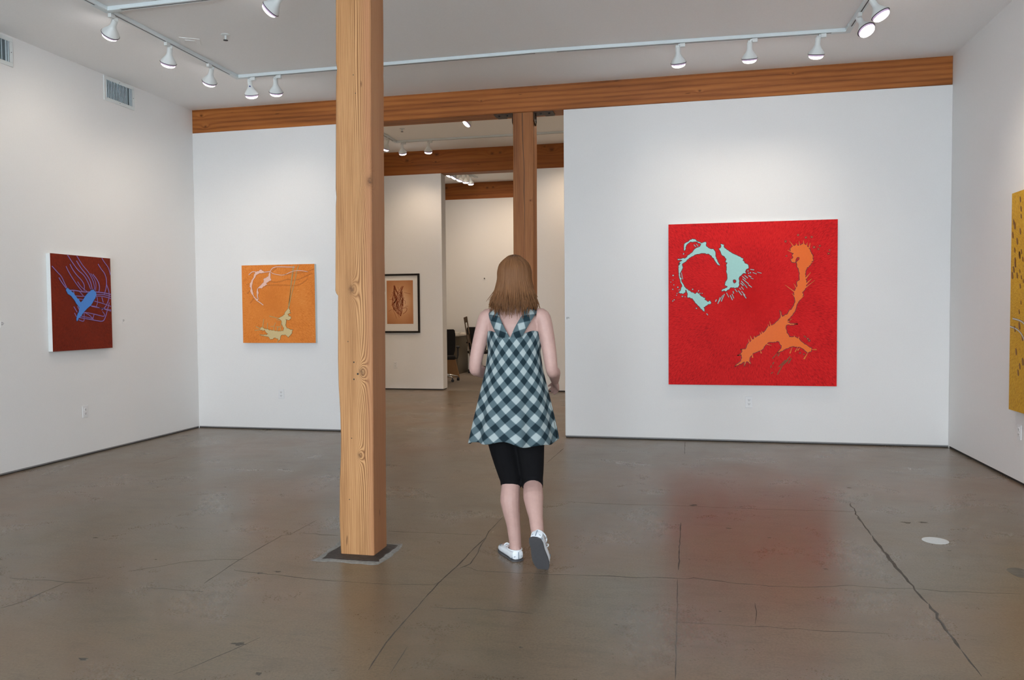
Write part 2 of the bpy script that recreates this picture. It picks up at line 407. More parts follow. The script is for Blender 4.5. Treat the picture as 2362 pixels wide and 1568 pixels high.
# ------------------------------------------------------------------ outlines of paint, cracks of the floor (metres, in the plane they lie in)
CYAN_ARC = [(.092,1.289),(.15,1.298),(.166,1.295),(.203,1.329),(.239,1.355),(.255,1.381),(.278,1.397),(.307,1.407),(.32,1.415),(.324,1.439),(.286,1.461),(.255,1.466),(.223,1.463),(.197,1.447),(.179,1.432),(.168,1.408),(.159,1.373),(.153,1.379),(.159,1.416),(.161,1.443),(.176,1.456),(.197,1.463),(.218,1.484),(.239,1.492),(.265,1.482),(.302,1.463),(.333,1.449),(.354,1.459),(.38,1.453),(.37,1.432),(.375,1.413),(.396,1.397),(.411,1.388),(.447,1.387),(.455,1.371),(.471,1.344),(.469,1.312),(.476,1.285),(.494,1.253),(.515,1.221),(.507,1.215),(.484,1.24),(.458,1.275),(.432,1.313),(.406,1.336),(.37,1.345),(.328,1.345),(.286,1.338),(.244,1.32),(.213,1.302),(.187,1.281),(.16,1.26),(.142,1.239),(.137,1.229),(.143,1.202),(.129,1.17),(.118,1.154),(.116,1.116),(.129,1.067),(.15,1.024),(.166,.997),(.192,.98),(.218,.958),(.265,.933),(.286,.949),(.307,.925),(.333,.906),(.365,.892),(.362,.87),(.396,.849),(.412,.862),(.427,.843),(.419,.827),(.396,.827),(.383,.814),(.36,.798),(.352,.801),(.362,.752),(.334,.774),(.302,.807),(.276,.839),(.25,.877),(.224,.896),(.187,.897),(.192,.926),(.184,.964),(.174,.98),(.168,.953),(.145,.935),(.102,.949),(.124,.97),(.131,1.002),(.145,1.013),(.129,1.04),(.113,1.089),(.105,1.143),(.1,1.197),(.11,1.229),(.128,1.258),(.1,1.236),(.118,1.261),(.142,1.281),(.097,1.283)]
CYAN_FAN = [(.517,1.433),(.535,1.43),(.553,1.424),(.548,1.401),(.581,1.373),(.617,1.346),(.664,1.321),(.705,1.299),(.738,1.282),(.735,1.264),(.753,1.239),(.779,1.226),(.791,1.204),(.791,1.188),(.771,1.176),(.756,1.149),(.769,1.128),(.741,1.134),(.72,1.113),(.703,1.103),(.697,1.079),(.703,1.058),(.695,1.037),(.7,1.021),(.687,.994),(.659,.989),(.623,.995),(.603,.977),(.582,.974),(.572,.956),(.528,.959),(.536,.975),(.567,.988),(.587,1.001),(.564,1.017),(.569,1.044),(.582,1.065),(.587,1.097),(.582,1.134),(.572,1.161),(.582,1.198),(.577,1.219),(.589,1.243),(.566,1.251),(.569,1.278),(.561,1.305),(.533,1.329),(.52,1.354),(.515,1.375),(.502,1.386),(.522,1.399),(.53,1.417)]
CYAN_HOLE = [(.639,1.069),(.664,1.07),(.672,1.05),(.65,1.031)]
CYAN_DASH = [[(.809,1.172),(.845,1.166)],[(.832,1.14),(.868,1.125)],[(.875,1.143),(.916,1.131)],[(.731,1.102),(.766,1.072)],[(.754,1.112),(.784,1.085)],[(.792,1.109),(.817,1.095)],[(.812,1.085),(.838,1.075)],[(.733,1.078),(.792,1.027)],[(.72,1.057),(.772,.998)],[(.715,1.036),(.741,1.009)],[(.746,1.025),(.779,.985)],[(.789,1.019),(.823,.991)],[(.659,.976),(.682,.946)],[(.693,.96),(.726,.914)],[(.723,.954),(.759,.911)],[(.741,.922),(.769,.882)],[(.703,.986),(.718,.97)],[(.721,.999),(.744,.969)],[(.613,.915),(.636,.865)],[(.631,.926),(.649,.883)],[(.577,.94),(.6,.894)],[(.557,.927),(.526,.852)],[(.541,.916),(.502,.847)],[(.515,.895),(.492,.829)],[(.477,.872),(.469,.85)],[(.641,.955),(.647,.931)],[(.381,.731),(.394,.714)],[(.297,.957),(.305,.97)],[(.255,1.435),(.273,1.413)],[(.281,1.44),(.297,1.415)],[(.153,1.352),(.15,1.336)],[(.13,1.153),(.142,1.083)]]
CYAN_DOT = [(.047,1.125),(.046,1.077),(.023,1.057),(.054,1.028),(.094,1.003),(.043,.982),(.107,.976),(.139,.908),(.167,.904),(.057,.874),(.043,.862),(.28,.785),(.242,.979),(.315,.937),(.336,.937),(.087,.941),(.081,.92),(.809,1.138),(.792,1.133),(.786,1.157)]
ORANGE = [(1.19,1.37),(1.213,1.398),(1.245,1.402),(1.273,1.397),(1.3,1.411),(1.336,1.405),(1.368,1.37),(1.382,1.327),(1.402,1.288),(1.401,1.25),(1.378,1.203),(1.342,1.17),(1.333,1.127),(1.338,1.079),(1.343,1.011),(1.329,.964),(1.307,.935),(1.312,.896),(1.275,.853),(1.253,.801),(1.239,.752),(1.207,.709),(1.175,.666),(1.166,.637),(1.194,.625),(1.267,.617),(1.194,.613),(1.157,.613),(1.148,.579),(1.162,.53),(1.185,.491),(1.231,.491),(1.273,.472),(1.296,.443),(1.341,.414),(1.392,.38),(1.392,.346),(1.36,.332),(1.323,.365),(1.287,.39),(1.241,.394),(1.209,.394),(1.177,.38),(1.131,.365),(1.108,.346),(1.066,.326),(1.103,.37),(1.117,.404),(1.093,.423),(1.089,.443),(1.01,.441),(.982,.433),(.954,.409),(.931,.37),(.889,.345),(.833,.325),(.809,.286),(.8,.246),(.814,.217),(.781,.246),(.767,.246),(.753,.192),(.756,.244),(.729,.231),(.659,.186),(.72,.246),(.734,.276),(.725,.313),(.682,.3),(.725,.325),(.734,.354),(.71,.364),(.767,.369),(.781,.413),(.823,.458),(.888,.502),(.949,.54),(.972,.584),(1.018,.613),(1.083,.657),(1.104,.695),(1.092,.759),(1.117,.69),(1.157,.714),(1.193,.753),(1.221,.796),(1.239,.849),(1.229,.897),(1.229,.946),(1.252,.984),(1.256,1.042),(1.279,1.061),(1.278,1.137),(1.255,1.196),(1.251,1.234),(1.278,1.262),(1.278,1.282),(1.25,1.282),(1.237,1.234),(1.209,1.235),(1.2,1.259),(1.218,1.288),(1.204,1.303),(1.223,1.321),(1.195,1.332)]
ORANGE_SPIKE = [[(1.181,1.447),(1.22,1.391)],[(1.163,1.356),(1.204,1.336)],[(1.377,1.423),(1.365,1.371)],[(1.313,1.449),(1.316,1.401)],[(1.272,1.445),(1.277,1.395)],[(1.35,1.428),(1.343,1.395)],[(1.245,1.422),(1.25,1.398)],[(1.391,1.312),(1.368,1.303)],[(1.409,1.283),(1.382,1.279)],[(1.401,1.231),(1.378,1.222)],[(1.383,1.131),(1.336,1.071)],[(1.392,1.068),(1.336,1.011)],[(1.424,1.053),(1.325,.973)],[(1.142,1.01),(1.234,.938)],[(1.224,1.023),(1.252,.974)],[(1.206,.927),(1.234,.893)],[(1.321,.901),(1.28,.863)],[(.995,.648),(1.006,.604)],[(.981,.618),(.988,.584)],[(.902,.541),(.914,.511)],[(.921,.55),(.928,.521)],[(.809,.502),(.826,.458)],[(.79,.472),(.802,.435)],[(.846,.502),(.853,.472)],[(1.019,.404),(.968,.418)],[(1.383,.364),(1.442,.364)],[(1.362,.335),(1.324,.269)],[(.83,.325),(.833,.281)],[(.908,.355),(.917,.325)],[(1.213,.389),(1.191,.326)],[(1.264,.39),(1.241,.341)],[(1.287,.385),(1.264,.356)],[(1.231,.506),(1.236,.482)],[(1.277,.496),(1.268,.467)],[(1.194,.666),(1.171,.642)],[(1.212,.675),(1.18,.651)]]
ORANGE_DASH = [[(1.195,.297),(1.14,.229)],[(1.205,.278),(1.177,.224)],[(1.15,.258),(1.085,.19)],[(1.122,.209),(1.072,.111)],[(1.039,.238),(1.025,.214)],[(1.015,.204),(1.008,.179)],[(1.066,.321),(1.024,.272)],[(1.094,.326),(1.075,.297)],[(1.03,.135),(1.011,.121)],[(1.323,.501),(1.341,.486)],[(1.177,.258),(1.122,.209)]]
ORANGE_DOT = [(1.454,1.359),(1.467,1.392),(1.549,1.313),(1.558,1.347),(1.154,1.299),(1.144,1.444),(1.413,1.379),(1.336,1.477),(1.39,1.48),(1.373,.453),(1.359,.472),(1.263,1.503),(1.287,.331),(1.324,.317)]
PINK_LEFT = [(.176,.823),(.216,.832),(.247,.85),(.27,.836),(.293,.821),(.285,.811),(.231,.808),(.187,.788),(.175,.763),(.155,.739),(.139,.715),(.134,.68),(.129,.637),(.14,.595),(.147,.559),(.166,.527),(.189,.509),(.21,.523),(.208,.506),(.184,.488),(.165,.506),(.139,.549),(.116,.581),(.105,.609),(.114,.641),(.098,.655),(.109,.673),(.099,.691),(.119,.708),(.132,.736),(.152,.76),(.16,.792)]
PINK_RIGHT = [(.347,.795),(.359,.82),(.37,.795),(.369,.764),(.377,.725),(.345,.711),(.309,.691),(.324,.673),(.274,.656),(.266,.642),(.254,.635),(.211,.636),(.203,.608),(.214,.583),(.201,.552),(.209,.523),(.191,.523),(.19,.559),(.189,.601),(.199,.636),(.227,.657),(.259,.681),(.283,.705),(.28,.744),(.307,.751),(.338,.768)]
PINK_LINE = [[(.285,.818),(.359,.825),(.37,.83),(.387,.858),(.433,.879),(.525,.875),(.678,.869)],[(.363,.827),(.393,.802),(.462,.785),(.542,.779),(.6,.805),(.654,.825),(.723,.83),(.791,.823),(.836,.813)],[(.184,.823),(.138,.831),(.09,.79)],[(.185,.495),(.231,.467),(.269,.438)]]
RIDGE_LINE = [[(.258,.642),(.305,.663),(.382,.669),(.536,.666),(.673,.657),(.734,.67),(.788,.697),(.834,.738)],[(.321,.691),(.368,.711),(.429,.699),(.506,.712),(.583,.735),(.644,.72),(.72,.726),(.812,.766),(.888,.796)],[(.546,.785),(.646,.8),(.79,.808),(.843,.817),(.912,.847)],[(.146,.517),(.098,.461)],[(.095,.691),(.056,.677)],[(.105,.609),(.061,.575)],[(.448,.864),(.401,.836),(.378,.802)]]
BEIGE = [(.592,.424),(.601,.382),(.617,.344),(.575,.337),(.59,.302),(.616,.298),(.593,.26),(.551,.274),(.558,.239),(.545,.204),(.564,.169),(.609,.151),(.632,.155),(.628,.113),(.6,.085),(.577,.06),(.547,.092),(.509,.099),(.485,.085),(.477,.046),(.441,.018),(.454,.043),(.415,.06),(.384,.05),(.353,.036),(.334,.071),(.276,.082),(.214,.092),(.292,.092),(.347,.099),(.308,.113),(.278,.145),(.216,.156),(.247,.181),(.294,.163),(.355,.148),(.432,.134),(.509,.134),(.518,.169),(.5,.232),(.481,.267),(.455,.285),(.498,.299),(.529,.323),(.553,.358),(.58,.386)]
BEIGE_LINE = [[(.588,.421),(.614,.567),(.629,.721),(.659,.887)],[(.596,.421),(.625,.553),(.674,.706),(.7,.831),(.725,.886)],[(.593,.442),(.619,.609),(.649,.79),(.667,.887)],[(.344,.311),(.463,.283)],[(.269,.276),(.255,.17)],[(.319,.233),(.313,.163)],[(.153,.145),(.231,.154)],[(.17,.191),(.228,.164)],[(.419,.236),(.403,.19),(.356,.191)],[(.496,.239),(.487,.183),(.426,.187)],[(.403,.19),(.394,.141)],[(.449,.183),(.436,.138)],[(.487,.183),(.479,.137)],[(.445,.021),(.437,.007)],[(.435,.268),(.481,.26)],[(.605,.295),(.559,.288)]]
BLUE = [(.165,.57),(.188,.588),(.214,.564),(.259,.54),(.294,.499),(.348,.45),(.377,.479),(.397,.508),(.426,.53),(.466,.559),(.5,.578),(.539,.561),(.548,.532),(.521,.481),(.48,.43),(.421,.393),(.382,.358),(.343,.322),(.309,.294),(.29,.273),(.286,.309),(.316,.358),(.327,.4),(.291,.443),(.248,.491),(.204,.525),(.177,.542)]
BLUE_LINE = [[(.014,.778),(.079,.721),(.121,.689),(.154,.628),(.179,.587)],[(.09,.677),(.111,.647),(.153,.6),(.174,.58)],[(.178,.785),(.203,.741),(.255,.673),(.316,.605),(.37,.557)],[(.225,.808),(.258,.757),(.302,.71),(.365,.664),(.401,.615),(.39,.565)],[(.307,.844),(.36,.777),(.433,.716),(.479,.653),(.496,.582)],[(.2,.89),(.26,.821),(.322,.754),(.395,.715),(.45,.638),(.476,.581)],[(.313,.891),(.38,.806),(.454,.746),(.509,.669),(.531,.597),(.52,.575)],[(.511,.727),(.577,.664),(.597,.606),(.583,.555)],[(.482,.733),(.529,.684),(.551,.627),(.539,.568)],[(.584,.829),(.622,.783),(.671,.742),(.694,.676),(.686,.602),(.652,.527)],[(.636,.891),(.675,.845),(.724,.803),(.747,.73)],[(.692,.631),(.725,.558),(.717,.483),(.668,.409),(.616,.379)],[(.313,.647),(.353,.599),(.427,.558)],[(.214,.564),(.278,.565),(.389,.55),(.504,.557),(.633,.552),(.747,.536)],[(.276,.513),(.387,.508),(.542,.517),(.632,.515),(.745,.495)],[(.302,.485),(.405,.479)],[(.521,.466),(.629,.445),(.742,.416)],[(.48,.415),(.577,.401),(.741,.379)],[(.461,.422),(.538,.415),(.627,.39),(.741,.368)],[(.543,.532),(.643,.534),(.746,.514)],[(.391,.358),(.477,.346),(.574,.328),(.644,.313),(.655,.335),(.626,.364)],[(.323,.308),(.427,.293),(.533,.277),(.622,.265),(.653,.29),(.687,.364),(.721,.454)],[(.313,.287),(.378,.265),(.384,.308),(.382,.358)],[(.382,.358),(.457,.329),(.494,.292),(.511,.335)],[(.343,.322),(.437,.307),(.504,.292)],[(.258,.411),(.297,.358)],[(.304,.414),(.326,.379)],[(.265,.351),(.287,.316)],[(.543,.532),(.57,.467),(.538,.401)],[(.621,.504),(.639,.453)],[(.333,.556),(.387,.508)],[(.259,.561),(.267,.534)]]
YELLOW_DOT = [(.152,1.6),(.171,1.472),(.041,1.441),(.06,1.413),(.027,1.344),(.108,1.291),(.067,1.227),(.184,1.207),(.21,1.149),(.157,1.185),(.077,1.147),(.078,1.12),(.162,1.063),(.055,1.08),(.031,1.035),(.117,1.032),(.223,.986),(.173,.95),(.191,.826),(.163,.756),(.17,.651),(.09,.626),(.225,.563),(.121,.453),(.239,.385),(.188,.347),(.162,.297)]
YELLOW_LINE = [[(.051,.705),(.158,.695),(.241,.677)],[(.006,.643),(.143,.624),(.245,.574)]]
PRINT_LINE = [[(.262,.822),(.241,.716),(.23,.626),(.21,.501),(.246,.412),(.321,.339),(.377,.294)],[(.422,.82),(.393,.713),(.419,.606),(.408,.464),(.397,.357),(.367,.294)],[(.262,.822),(.298,.715),(.354,.678),(.413,.802)],[(.269,.679),(.324,.536),(.35,.411),(.377,.294)],[(.306,.643),(.285,.501),(.322,.393)],[(.354,.678),(.38,.535),(.359,.393)],[(.439,.704),(.496,.694),(.561,.676)],[(.419,.571),(.466,.561),(.455,.499)],[(.407,.428),(.492,.445),(.482,.374),(.415,.33)],[(.227,.412),(.273,.322),(.291,.25)],[(.246,.429),(.321,.321),(.348,.268)],[(.212,.68),(.193,.627)],[(.511,.466),(.455,.463)],[(.259,.644),(.305,.572),(.294,.465),(.349,.339)],[(.401,.642),(.325,.607),(.38,.482)],[(.23,.573),(.256,.447),(.34,.321)],[(.289,.733),(.392,.696)],[(.238,.501),(.227,.43),(.302,.357)],[(.169,.582),(.23,.591)],[(.151,.377),(.208,.412)],[(.328,.804),(.346,.732)],[(.394,.803),(.374,.732)]]
CRACKS = [(.006,[(-1.159,2.7),(-1.184,2.941),(-1.186,3.647),(-1.163,3.956),(-1.154,4.287),(-1.142,4.447),(-1.155,4.584),(-1.145,4.924)]),(.005,[(-1.163,6.774),(-1.124,7.512)]),(.013,[(1.161,5.72),(1.134,5.26),(1.121,4.917)]),(.016,[(1.121,4.917),(1.109,4.39),(1.109,3.999),(1.115,3.821)]),(.012,[(1.115,3.821),(1.099,3.531),(1.092,3.329)]),(.006,[(1.092,3.329),(1.088,3.094)]),(.007,[(.005,4.999),(-.007,4.071)]),(.004,[(-.011,3.937),(-.013,3.359),(-.017,2.846)]),(.005,[(.052,8.092),(.044,7.405)]),(.006,[(-.521,3.905),(-.19,3.922),(-.017,3.943),(.068,3.966),(.257,3.926),(.482,3.926)]),(.005,[(.482,3.926),(.624,3.936),(.816,4.003),(.991,3.994),(1.114,4.018)]),(.003,[(1.114,4.018),(1.281,4.004),(1.59,4.035)]),(.004,[(-.795,5.401),(-.411,5.396),(-.083,5.431)]),(.003,[(-.083,5.431),(.383,5.432),(.947,5.466),(1.196,5.489)]),(.005,[(-2.351,3.423),(-2.38,3.783),(-2.382,4.26),(-2.343,4.295)]),(.003,[(-2.343,4.295),(-2.33,4.618)]),(.004,[(-2.857,3.504),(-2.792,3.573),(-2.666,3.691),(-2.508,3.774),(-2.341,3.806)]),(.005,[(-3.089,2.943),(-3.05,3.049),(-3.06,3.163),(-3.054,3.306)]),(.003,[(-3.054,3.306),(-2.924,3.41)]),(.004,[(-3.401,3.298),(-3.043,3.309),(-2.907,3.316)]),(.005,[(-2.311,3.63),(-2.149,3.613),(-1.889,3.589),(-1.694,3.581)]),(.003,[(-1.694,3.581),(-1.461,3.582),(-1.202,3.626),(-1.174,3.681)]),(.003,[(-2.614,3.31),(-2.282,3.32)]),(.005,[(-2.303,4.331),(-2.04,4.324)]),(.004,[(-1.774,4.468),(-1.483,4.485),(-1.182,4.494)]),(.004,[(-1.13,3.926),(-1.044,3.873),(-.81,3.87),(-.52,3.898)]),(.004,[(-1.13,3.341),(-.806,3.362),(-.645,3.358)]),(.003,[(-.015,3.383),(.241,3.4),(.594,3.409),(.853,3.429)]),(.004,[(-4.694,6.102),(-4.687,6.463)]),(.003,[(-1.868,2.519),(-1.795,2.686),(-1.723,2.887)]),(.006,[(-1.143,3.888),(-1.105,3.967),(-1.114,4.164),(-1.134,4.291),(-1.137,4.448)]),(.003,[(.338,3.68),(.337,3.575),(.318,3.424)]),(.003,[(-1.065,2.683),(-1.085,2.927)])]
SPALLS = [((-3.488,4.006),.03),((-2.306,2.566),.035),((-1.557,2.588),.03),((-1.777,2.812),.05),((-2.843,3.71),.02),((.094,5.463),.07),((.295,4.922),.03),((.522,4.759),.02),((1.26,6.208),.04),((1.403,5.258),.05),((1.509,5.278),.05),((-3.182,4.803),.015),((-2.976,4.664),.015),((-4.475,4.85),.012),((-3.489,5.386),.03),((-2.073,3.655),.03),((-2.149,3.613),.03),((.051,4.261),.01),((.142,4.264),.01),((.746,4.236),.02),((1.475,4.686),.02),((.175,3.543),.015),((-.632,3.005),.02),((-.272,3.308),.015)]
STAIN = [(1.654,4.417),(1.722,4.451),(1.758,4.389),(1.721,4.271),(1.666,4.279),(1.65,4.342)]
# ================================================================== THE SETTING
G = .022                                                   # shadow gap under the walls
struct('floor', MB().box(XL-.15, XR+.15, YF-.15, Y2+.0, -.15, 0), 'floor')
FLOOR = bpy.data.objects['floor']
struct('floor', MB().box(XL-.15, XR+.15, Y2, Y3+.2, -.15, .003), 'carpet')
struct('bounce_ground', MB().box(-40, 40, YF-60, YF-.16, -.3, -.15), plain('bounce_ground', (.78, .80, .81, 1), .9))  # unseen ground, added and kept pale to bounce light onto the ceiling
struct('ceiling', MB().box(XL, XR, YF, D, H, H+.12), 'ceiling')
struct('ceiling', MB().box(XL, XR, D+.24, Y2, H2, H2+.12), 'ceiling')
struct('ceiling', MB().box(XL, XR, Y2+.24, Y3, H3, H3+.12), 'ceiling')
struct('wall_left', MB().box(XL-.15, XL, YF-.15, Y3+.2, G, H3+.2), 'wall')
struct('wall_right', MB().box(XR, XR+.15, YF-.15, Y3+.2, G, H3+.2), 'wall')
BLX = -3.44
struct('wall_back_left', MB().box(XL, BLX, D, D+.24, G, HB), 'wall')
struct('wall_back_right', MB().box(-1.2017, XR, D-.006, D+.236, G, HB-.002), 'wall', bevel=.004)
struct('wall_middle_left', MB().box(XL, -4.008, Y2, Y2+.24, G, HB2), 'wall', bevel=.004)
struct('wall_middle_right', MB().box(-2.56, XR, Y2, Y2+.24, G, HB2), 'wall', bevel=.004)
struct('wall_far', MB().box(XL, XR, Y3, Y3+.15, G, HB3), 'wall')
fw = MB()
xs = [XL]+[q for ab in WINDOWS for q in ab]+[XR]
fw.box(XL, XR, YF-.15, YF, 0, WZ0); fw.box(XL, XR, YF-.15, YF, WZ1, H+.1)
for a, b in zip(xs[::2], xs[1::2]): fw.box(a, b, YF-.15, YF, WZ0, WZ1)
struct('wall_front', fw, 'wall')
for k, (a, b) in enumerate(WINDOWS):
    wf = MB(); t_ = .05
    wf.box(a, b, YF-.11, YF-.04, WZ0, WZ0+t_); wf.box(a, b, YF-.11, YF-.04, WZ1-t_, WZ1)
    wf.box(a, a+t_, YF-.11, YF-.04, WZ0, WZ1); wf.box(b-t_, b, YF-.11, YF-.04, WZ0, WZ1); wf.box((a+b)/2-.02, (a+b)/2+.02, YF-.1, YF-.05, WZ0, WZ1)
    struct('window_%d' % (k+1), wf, 'black')
# metal reveals over dark strips that paint the shade of the shadow gap
def baseboard(name, x0, x1, y0, y1, grey=True):
    o = struct(name, MB().box(x0, x1, y0, y1, 0, .0095 if grey else G), 'dark_gap')
    if grey: MB().box(x0, x1, y0, y1, .0095, G).build('reveal_strip', 'grey_reveal', o)
baseboard('baseboard_left', XL-.1, XL-.004, YF, D)
baseboard('baseboard_right', XR+.012, XR+.1, YF, D, False)
baseboard('baseboard_back_left', XL, BLX-.004, D+.003, D+.22)
baseboard('baseboard_back_right', -1.196, XR, D+.002, D+.22)
baseboard('baseboard_middle_left', XL, -4.02, Y2+.012, Y2+.22, False)
baseboard('baseboard_middle_right', -2.55, XR, Y2+.012, Y2+.22, False)
baseboard('baseboard_far', XL, XR, Y3+.01, Y3+.1, False)

# joints, cracks and pits of the old concrete (parts of the floor)
for w_, pts in CRACKS:
    P = []
    for a, b in zip(pts, pts[1:]):
        L_ = math.dist(a, b); n = max(2, int(L_/.05)); d = ((b[0]-a[0])/L_, (b[1]-a[1])/L_)
        for k in range(n):
            j = random.gauss(0, .0012 if abs(b[1]-a[1]) > 1.5*abs(b[0]-a[0]) and w_ < .01 else .004); t_ = k/n
            P.append((a[0]+(b[0]-a[0])*t_-d[1]*j, a[1]+(b[1]-a[1])*t_+d[0]*j))
    P.append(pts[-1])
    W = [w_*random.uniform(.45, 1.25) for _ in P]; W[0] = W[-1] = w_*.25
    MB().ribbon(P, W, .0001, .0005, plane='xy').build('crack', 'crack', FLOOR)
for (x, y), s in SPALLS:
    n = 11; mb = MB(); R = [.6*s*random.uniform(.35, 1.1) for _ in range(n)]
    ring = lambda z, k: [(x+R[j]*k*1.2*math.cos(2*PI*j/n), y+R[j]*k*.7*math.sin(2*PI*j/n), z) for j in range(n)]
    mb.rings([ring(.0001, 1), ring(.0006, .93)]); mb.build('pit', 'spall', FLOOR)
mb = MB(); n = len(STAIN); sm = chaikin(STAIN, True, 2)
mb.rings([[(x, y, .0001) for x, y in sm], [(x, y, .0005) for x, y in sm]]); mb.build('stain', 'stain', FLOOR)

# ------------------------------------------------------------------ beams and posts
def beam(label, x0, x1, y0, y1, z0, z1, mat, org):
    t_ = thing('timber_beam', label, 'beam', org)
    MB().box(x0-org[0], x1-org[0], y0-org[1], y1-org[1], z0-org[2], z1-org[2]).build('beam_body', mat, t_, bevel=.005); return t_
beam('long laminated timber beam under the ceiling, nearest, above the big red painting', XL, XR, D, D+.24, HB, H2+.02, 'beam', (0, D, HB+.15))
beam('knotty orange timber beam over the second room, above the framed print', XL, XR, Y2, Y2+.24, HB2, H2+.18, 'beam2', (0, Y2, HB2+.2))
beam('farthest timber beam, over the office wall behind the row of small spotlights', XL, XR, Y3, Y3+.15, HB3, H3+.02, 'beam2', (-1.2, Y3, HB3+.15))

def post1():
    t_ = thing('timber_post', 'thick weathered square timber post standing in the gallery foreground', 'post', (-1.772, 4.0, 0))
    # left edge profile (offset in x by height): notch and waist of the old timber
    prof = [(0.005, .008), (.2, .000), (.42, .003), (.55, .010), (.66, .012), (.80, .009), (.95, .000), (1.1, -.003), (1.25, -.002), (1.38, -.001), (1.455, .000), (1.47, -.012), (1.485, -.016),
            (1.7, -.013), (1.95, -.010), (2.0, -.006), (2.05, -.010), (2.4, -.006), (2.65, -.003), (2.70, .003), (2.74, -.003), (3.0, -.001), (3.3, .000), (H, .000)]
    R = []
    for z, dx in prof:
        s = .0112*z if z < 2.4 else .0112*2.4+.0095*(z-2.4)
        xl = -.1035+s+dx; xr = .1035+s*.80+random.uniform(-.0015, .0015); y0, y1 = -.014, .172
        c = .006
        R.append([(xl+c, y0, z), (xr-c, y0, z), (xr, y0+c, z), (xr+.004, y1-c, z), (xr+.004-c, y1, z), (xl+c, y1, z), (xl, y1-c, z), (xl, y0+c, z)])
    MB().rings(R).build('post_body', 'post', t_, smooth='auto')
    for x, z, r in ((-.008, 1.085, .0045), (-.008, .99, .0045), (.015, 1.02, .006), (.0, 2.66, .003), (.012, 2.56, .003), (-.042, 1.2, .003), (-.024, .66, .003), (-.04, .315, .003)):
        MB().lathe([(r, 0), (r*.8, .0012)], 10, (x+.0112*z*.9, -.0141, z), Matrix.Rotation(PI/2, 3, 'X')).build('nail_hole', 'dark_gap', t_)
    return t_
post1()
bp = thing('post_base', 'dark square base plate with pale grout around the foot of the front post', 'plate', (-1.772, 4.08, 0))
def ragged(x0, x1, y0, y1, j):
    out = []
    for a, b in (((x0, y0), (x1, y0)), ((x1, y0), (x1, y1)), ((x1, y1), (x0, y1)), ((x0, y1), (x0, y0))):
        for k in range(7): out.append((a[0]+(b[0]-a[0])*k/7+random.gauss(0, j), a[1]+(b[1]-a[1])*k/7+random.gauss(0, j)))
    return out
g1 = ragged(-.205, .195, -.225, .15, .009); g2 = [(x*.94, y*.95) for x, y in g1]
MB().rings([[(x, y, .0004) for x, y in g1], [(x, y, .0022) for x, y in g2]]).build('grout_edge', 'grout', bp)
g1 = ragged(-.165, .165, -.185, .125, .006); g2 = [(x*.95, y*.95) for x, y in g1]
MB().rings([[(x, y, .001) for x, y in g1], [(x, y, .0048) for x, y in g2]]).build('plate_body', 'base_plate', bp)

def post2():
    t_ = thing('timber_post', 'slimmer square timber post under the near beam in the doorway', 'post', (-1.655, 8.29, 0))
    R = []
    for k in range(9):
        z = (HB-.002)*k/8; s = .005*z; j = random.uniform(-.002, .002)
        x0, x1, y0, y1, c = -.115+s+j, .108+s+j, -.108, .102, .006
        R.append([(x0+c, y0, z), (x1-c, y0, z), (x1, y0+c, z), (x1, y1-c, z), (x1-c, y1, z), (x0+c, y1, z), (x0, y1-c, z), (x0, y0+c, z)])
    MB().rings(R).build('post_body', 'post2', t_, smooth='auto')
    P = [(-.012, HB-.005), (-.008, 3.2), (.002, 3.0), (.008, 2.85), (.004, 2.65), (.012, 2.45), (.008, 2.2), (.006, 2.0)]
    mb = MB(); mb.ribbon([(x+.005*z, z) for x, z in P], [.006, .006, .005, .005, .006, .004, .003, .001], -.1078, -.1086)
    mb.build('split', 'dark_gap', t_)
post2()
def bracket(label, x, sgn):
    t_ = thing('steel_bracket', label, 'bracket', (x, 8.29, HB))
    mb = MB(); mb.box(0 if sgn > 0 else -.21, .21 if sgn > 0 else 0, -.112, .04, -.010, -.001); mb.box(*( (.10, .20) if sgn > 0 else (-.20, -.10)), .04, .085, -.010, -.001)
    mb.build('top_plate', 'steel', t_, bevel=.002)
    v = MB(); v.plate([(-.105, -.011), (-.105, -.09), (-.02, -.135), (.03, -.09), (.03, -.011)], 0, .008)
    o = v.build('side_plate', 'steel', t_, bevel=.001); o.rotation_euler = (0, 0, PI/2); o.location = (.009 if sgn > 0 else -.001, 0, 0)
    for bx, by in ((.07, -.06), (.16, -.06)):
        MB().lathe([(.011, 0), (.011, -.009), (.006, -.012)], 6, (bx*sgn, by, -.010)).build('bolt', 'black', t_)
    b = MB().lathe([(.011, 0), (.011, .008), (.006, .011)], 6).build('bolt', 'black', t_); b.rotation_euler = (0, PI/2*sgn, 0); b.location = (.009*sgn, -.04, -.085)
bracket('dark steel bracket on the left side of the doorway post top', -1.655-.101, -1)
bracket('dark steel bracket on the right side of the doorway post top, touching the white partition', -1.655+.128, 1)

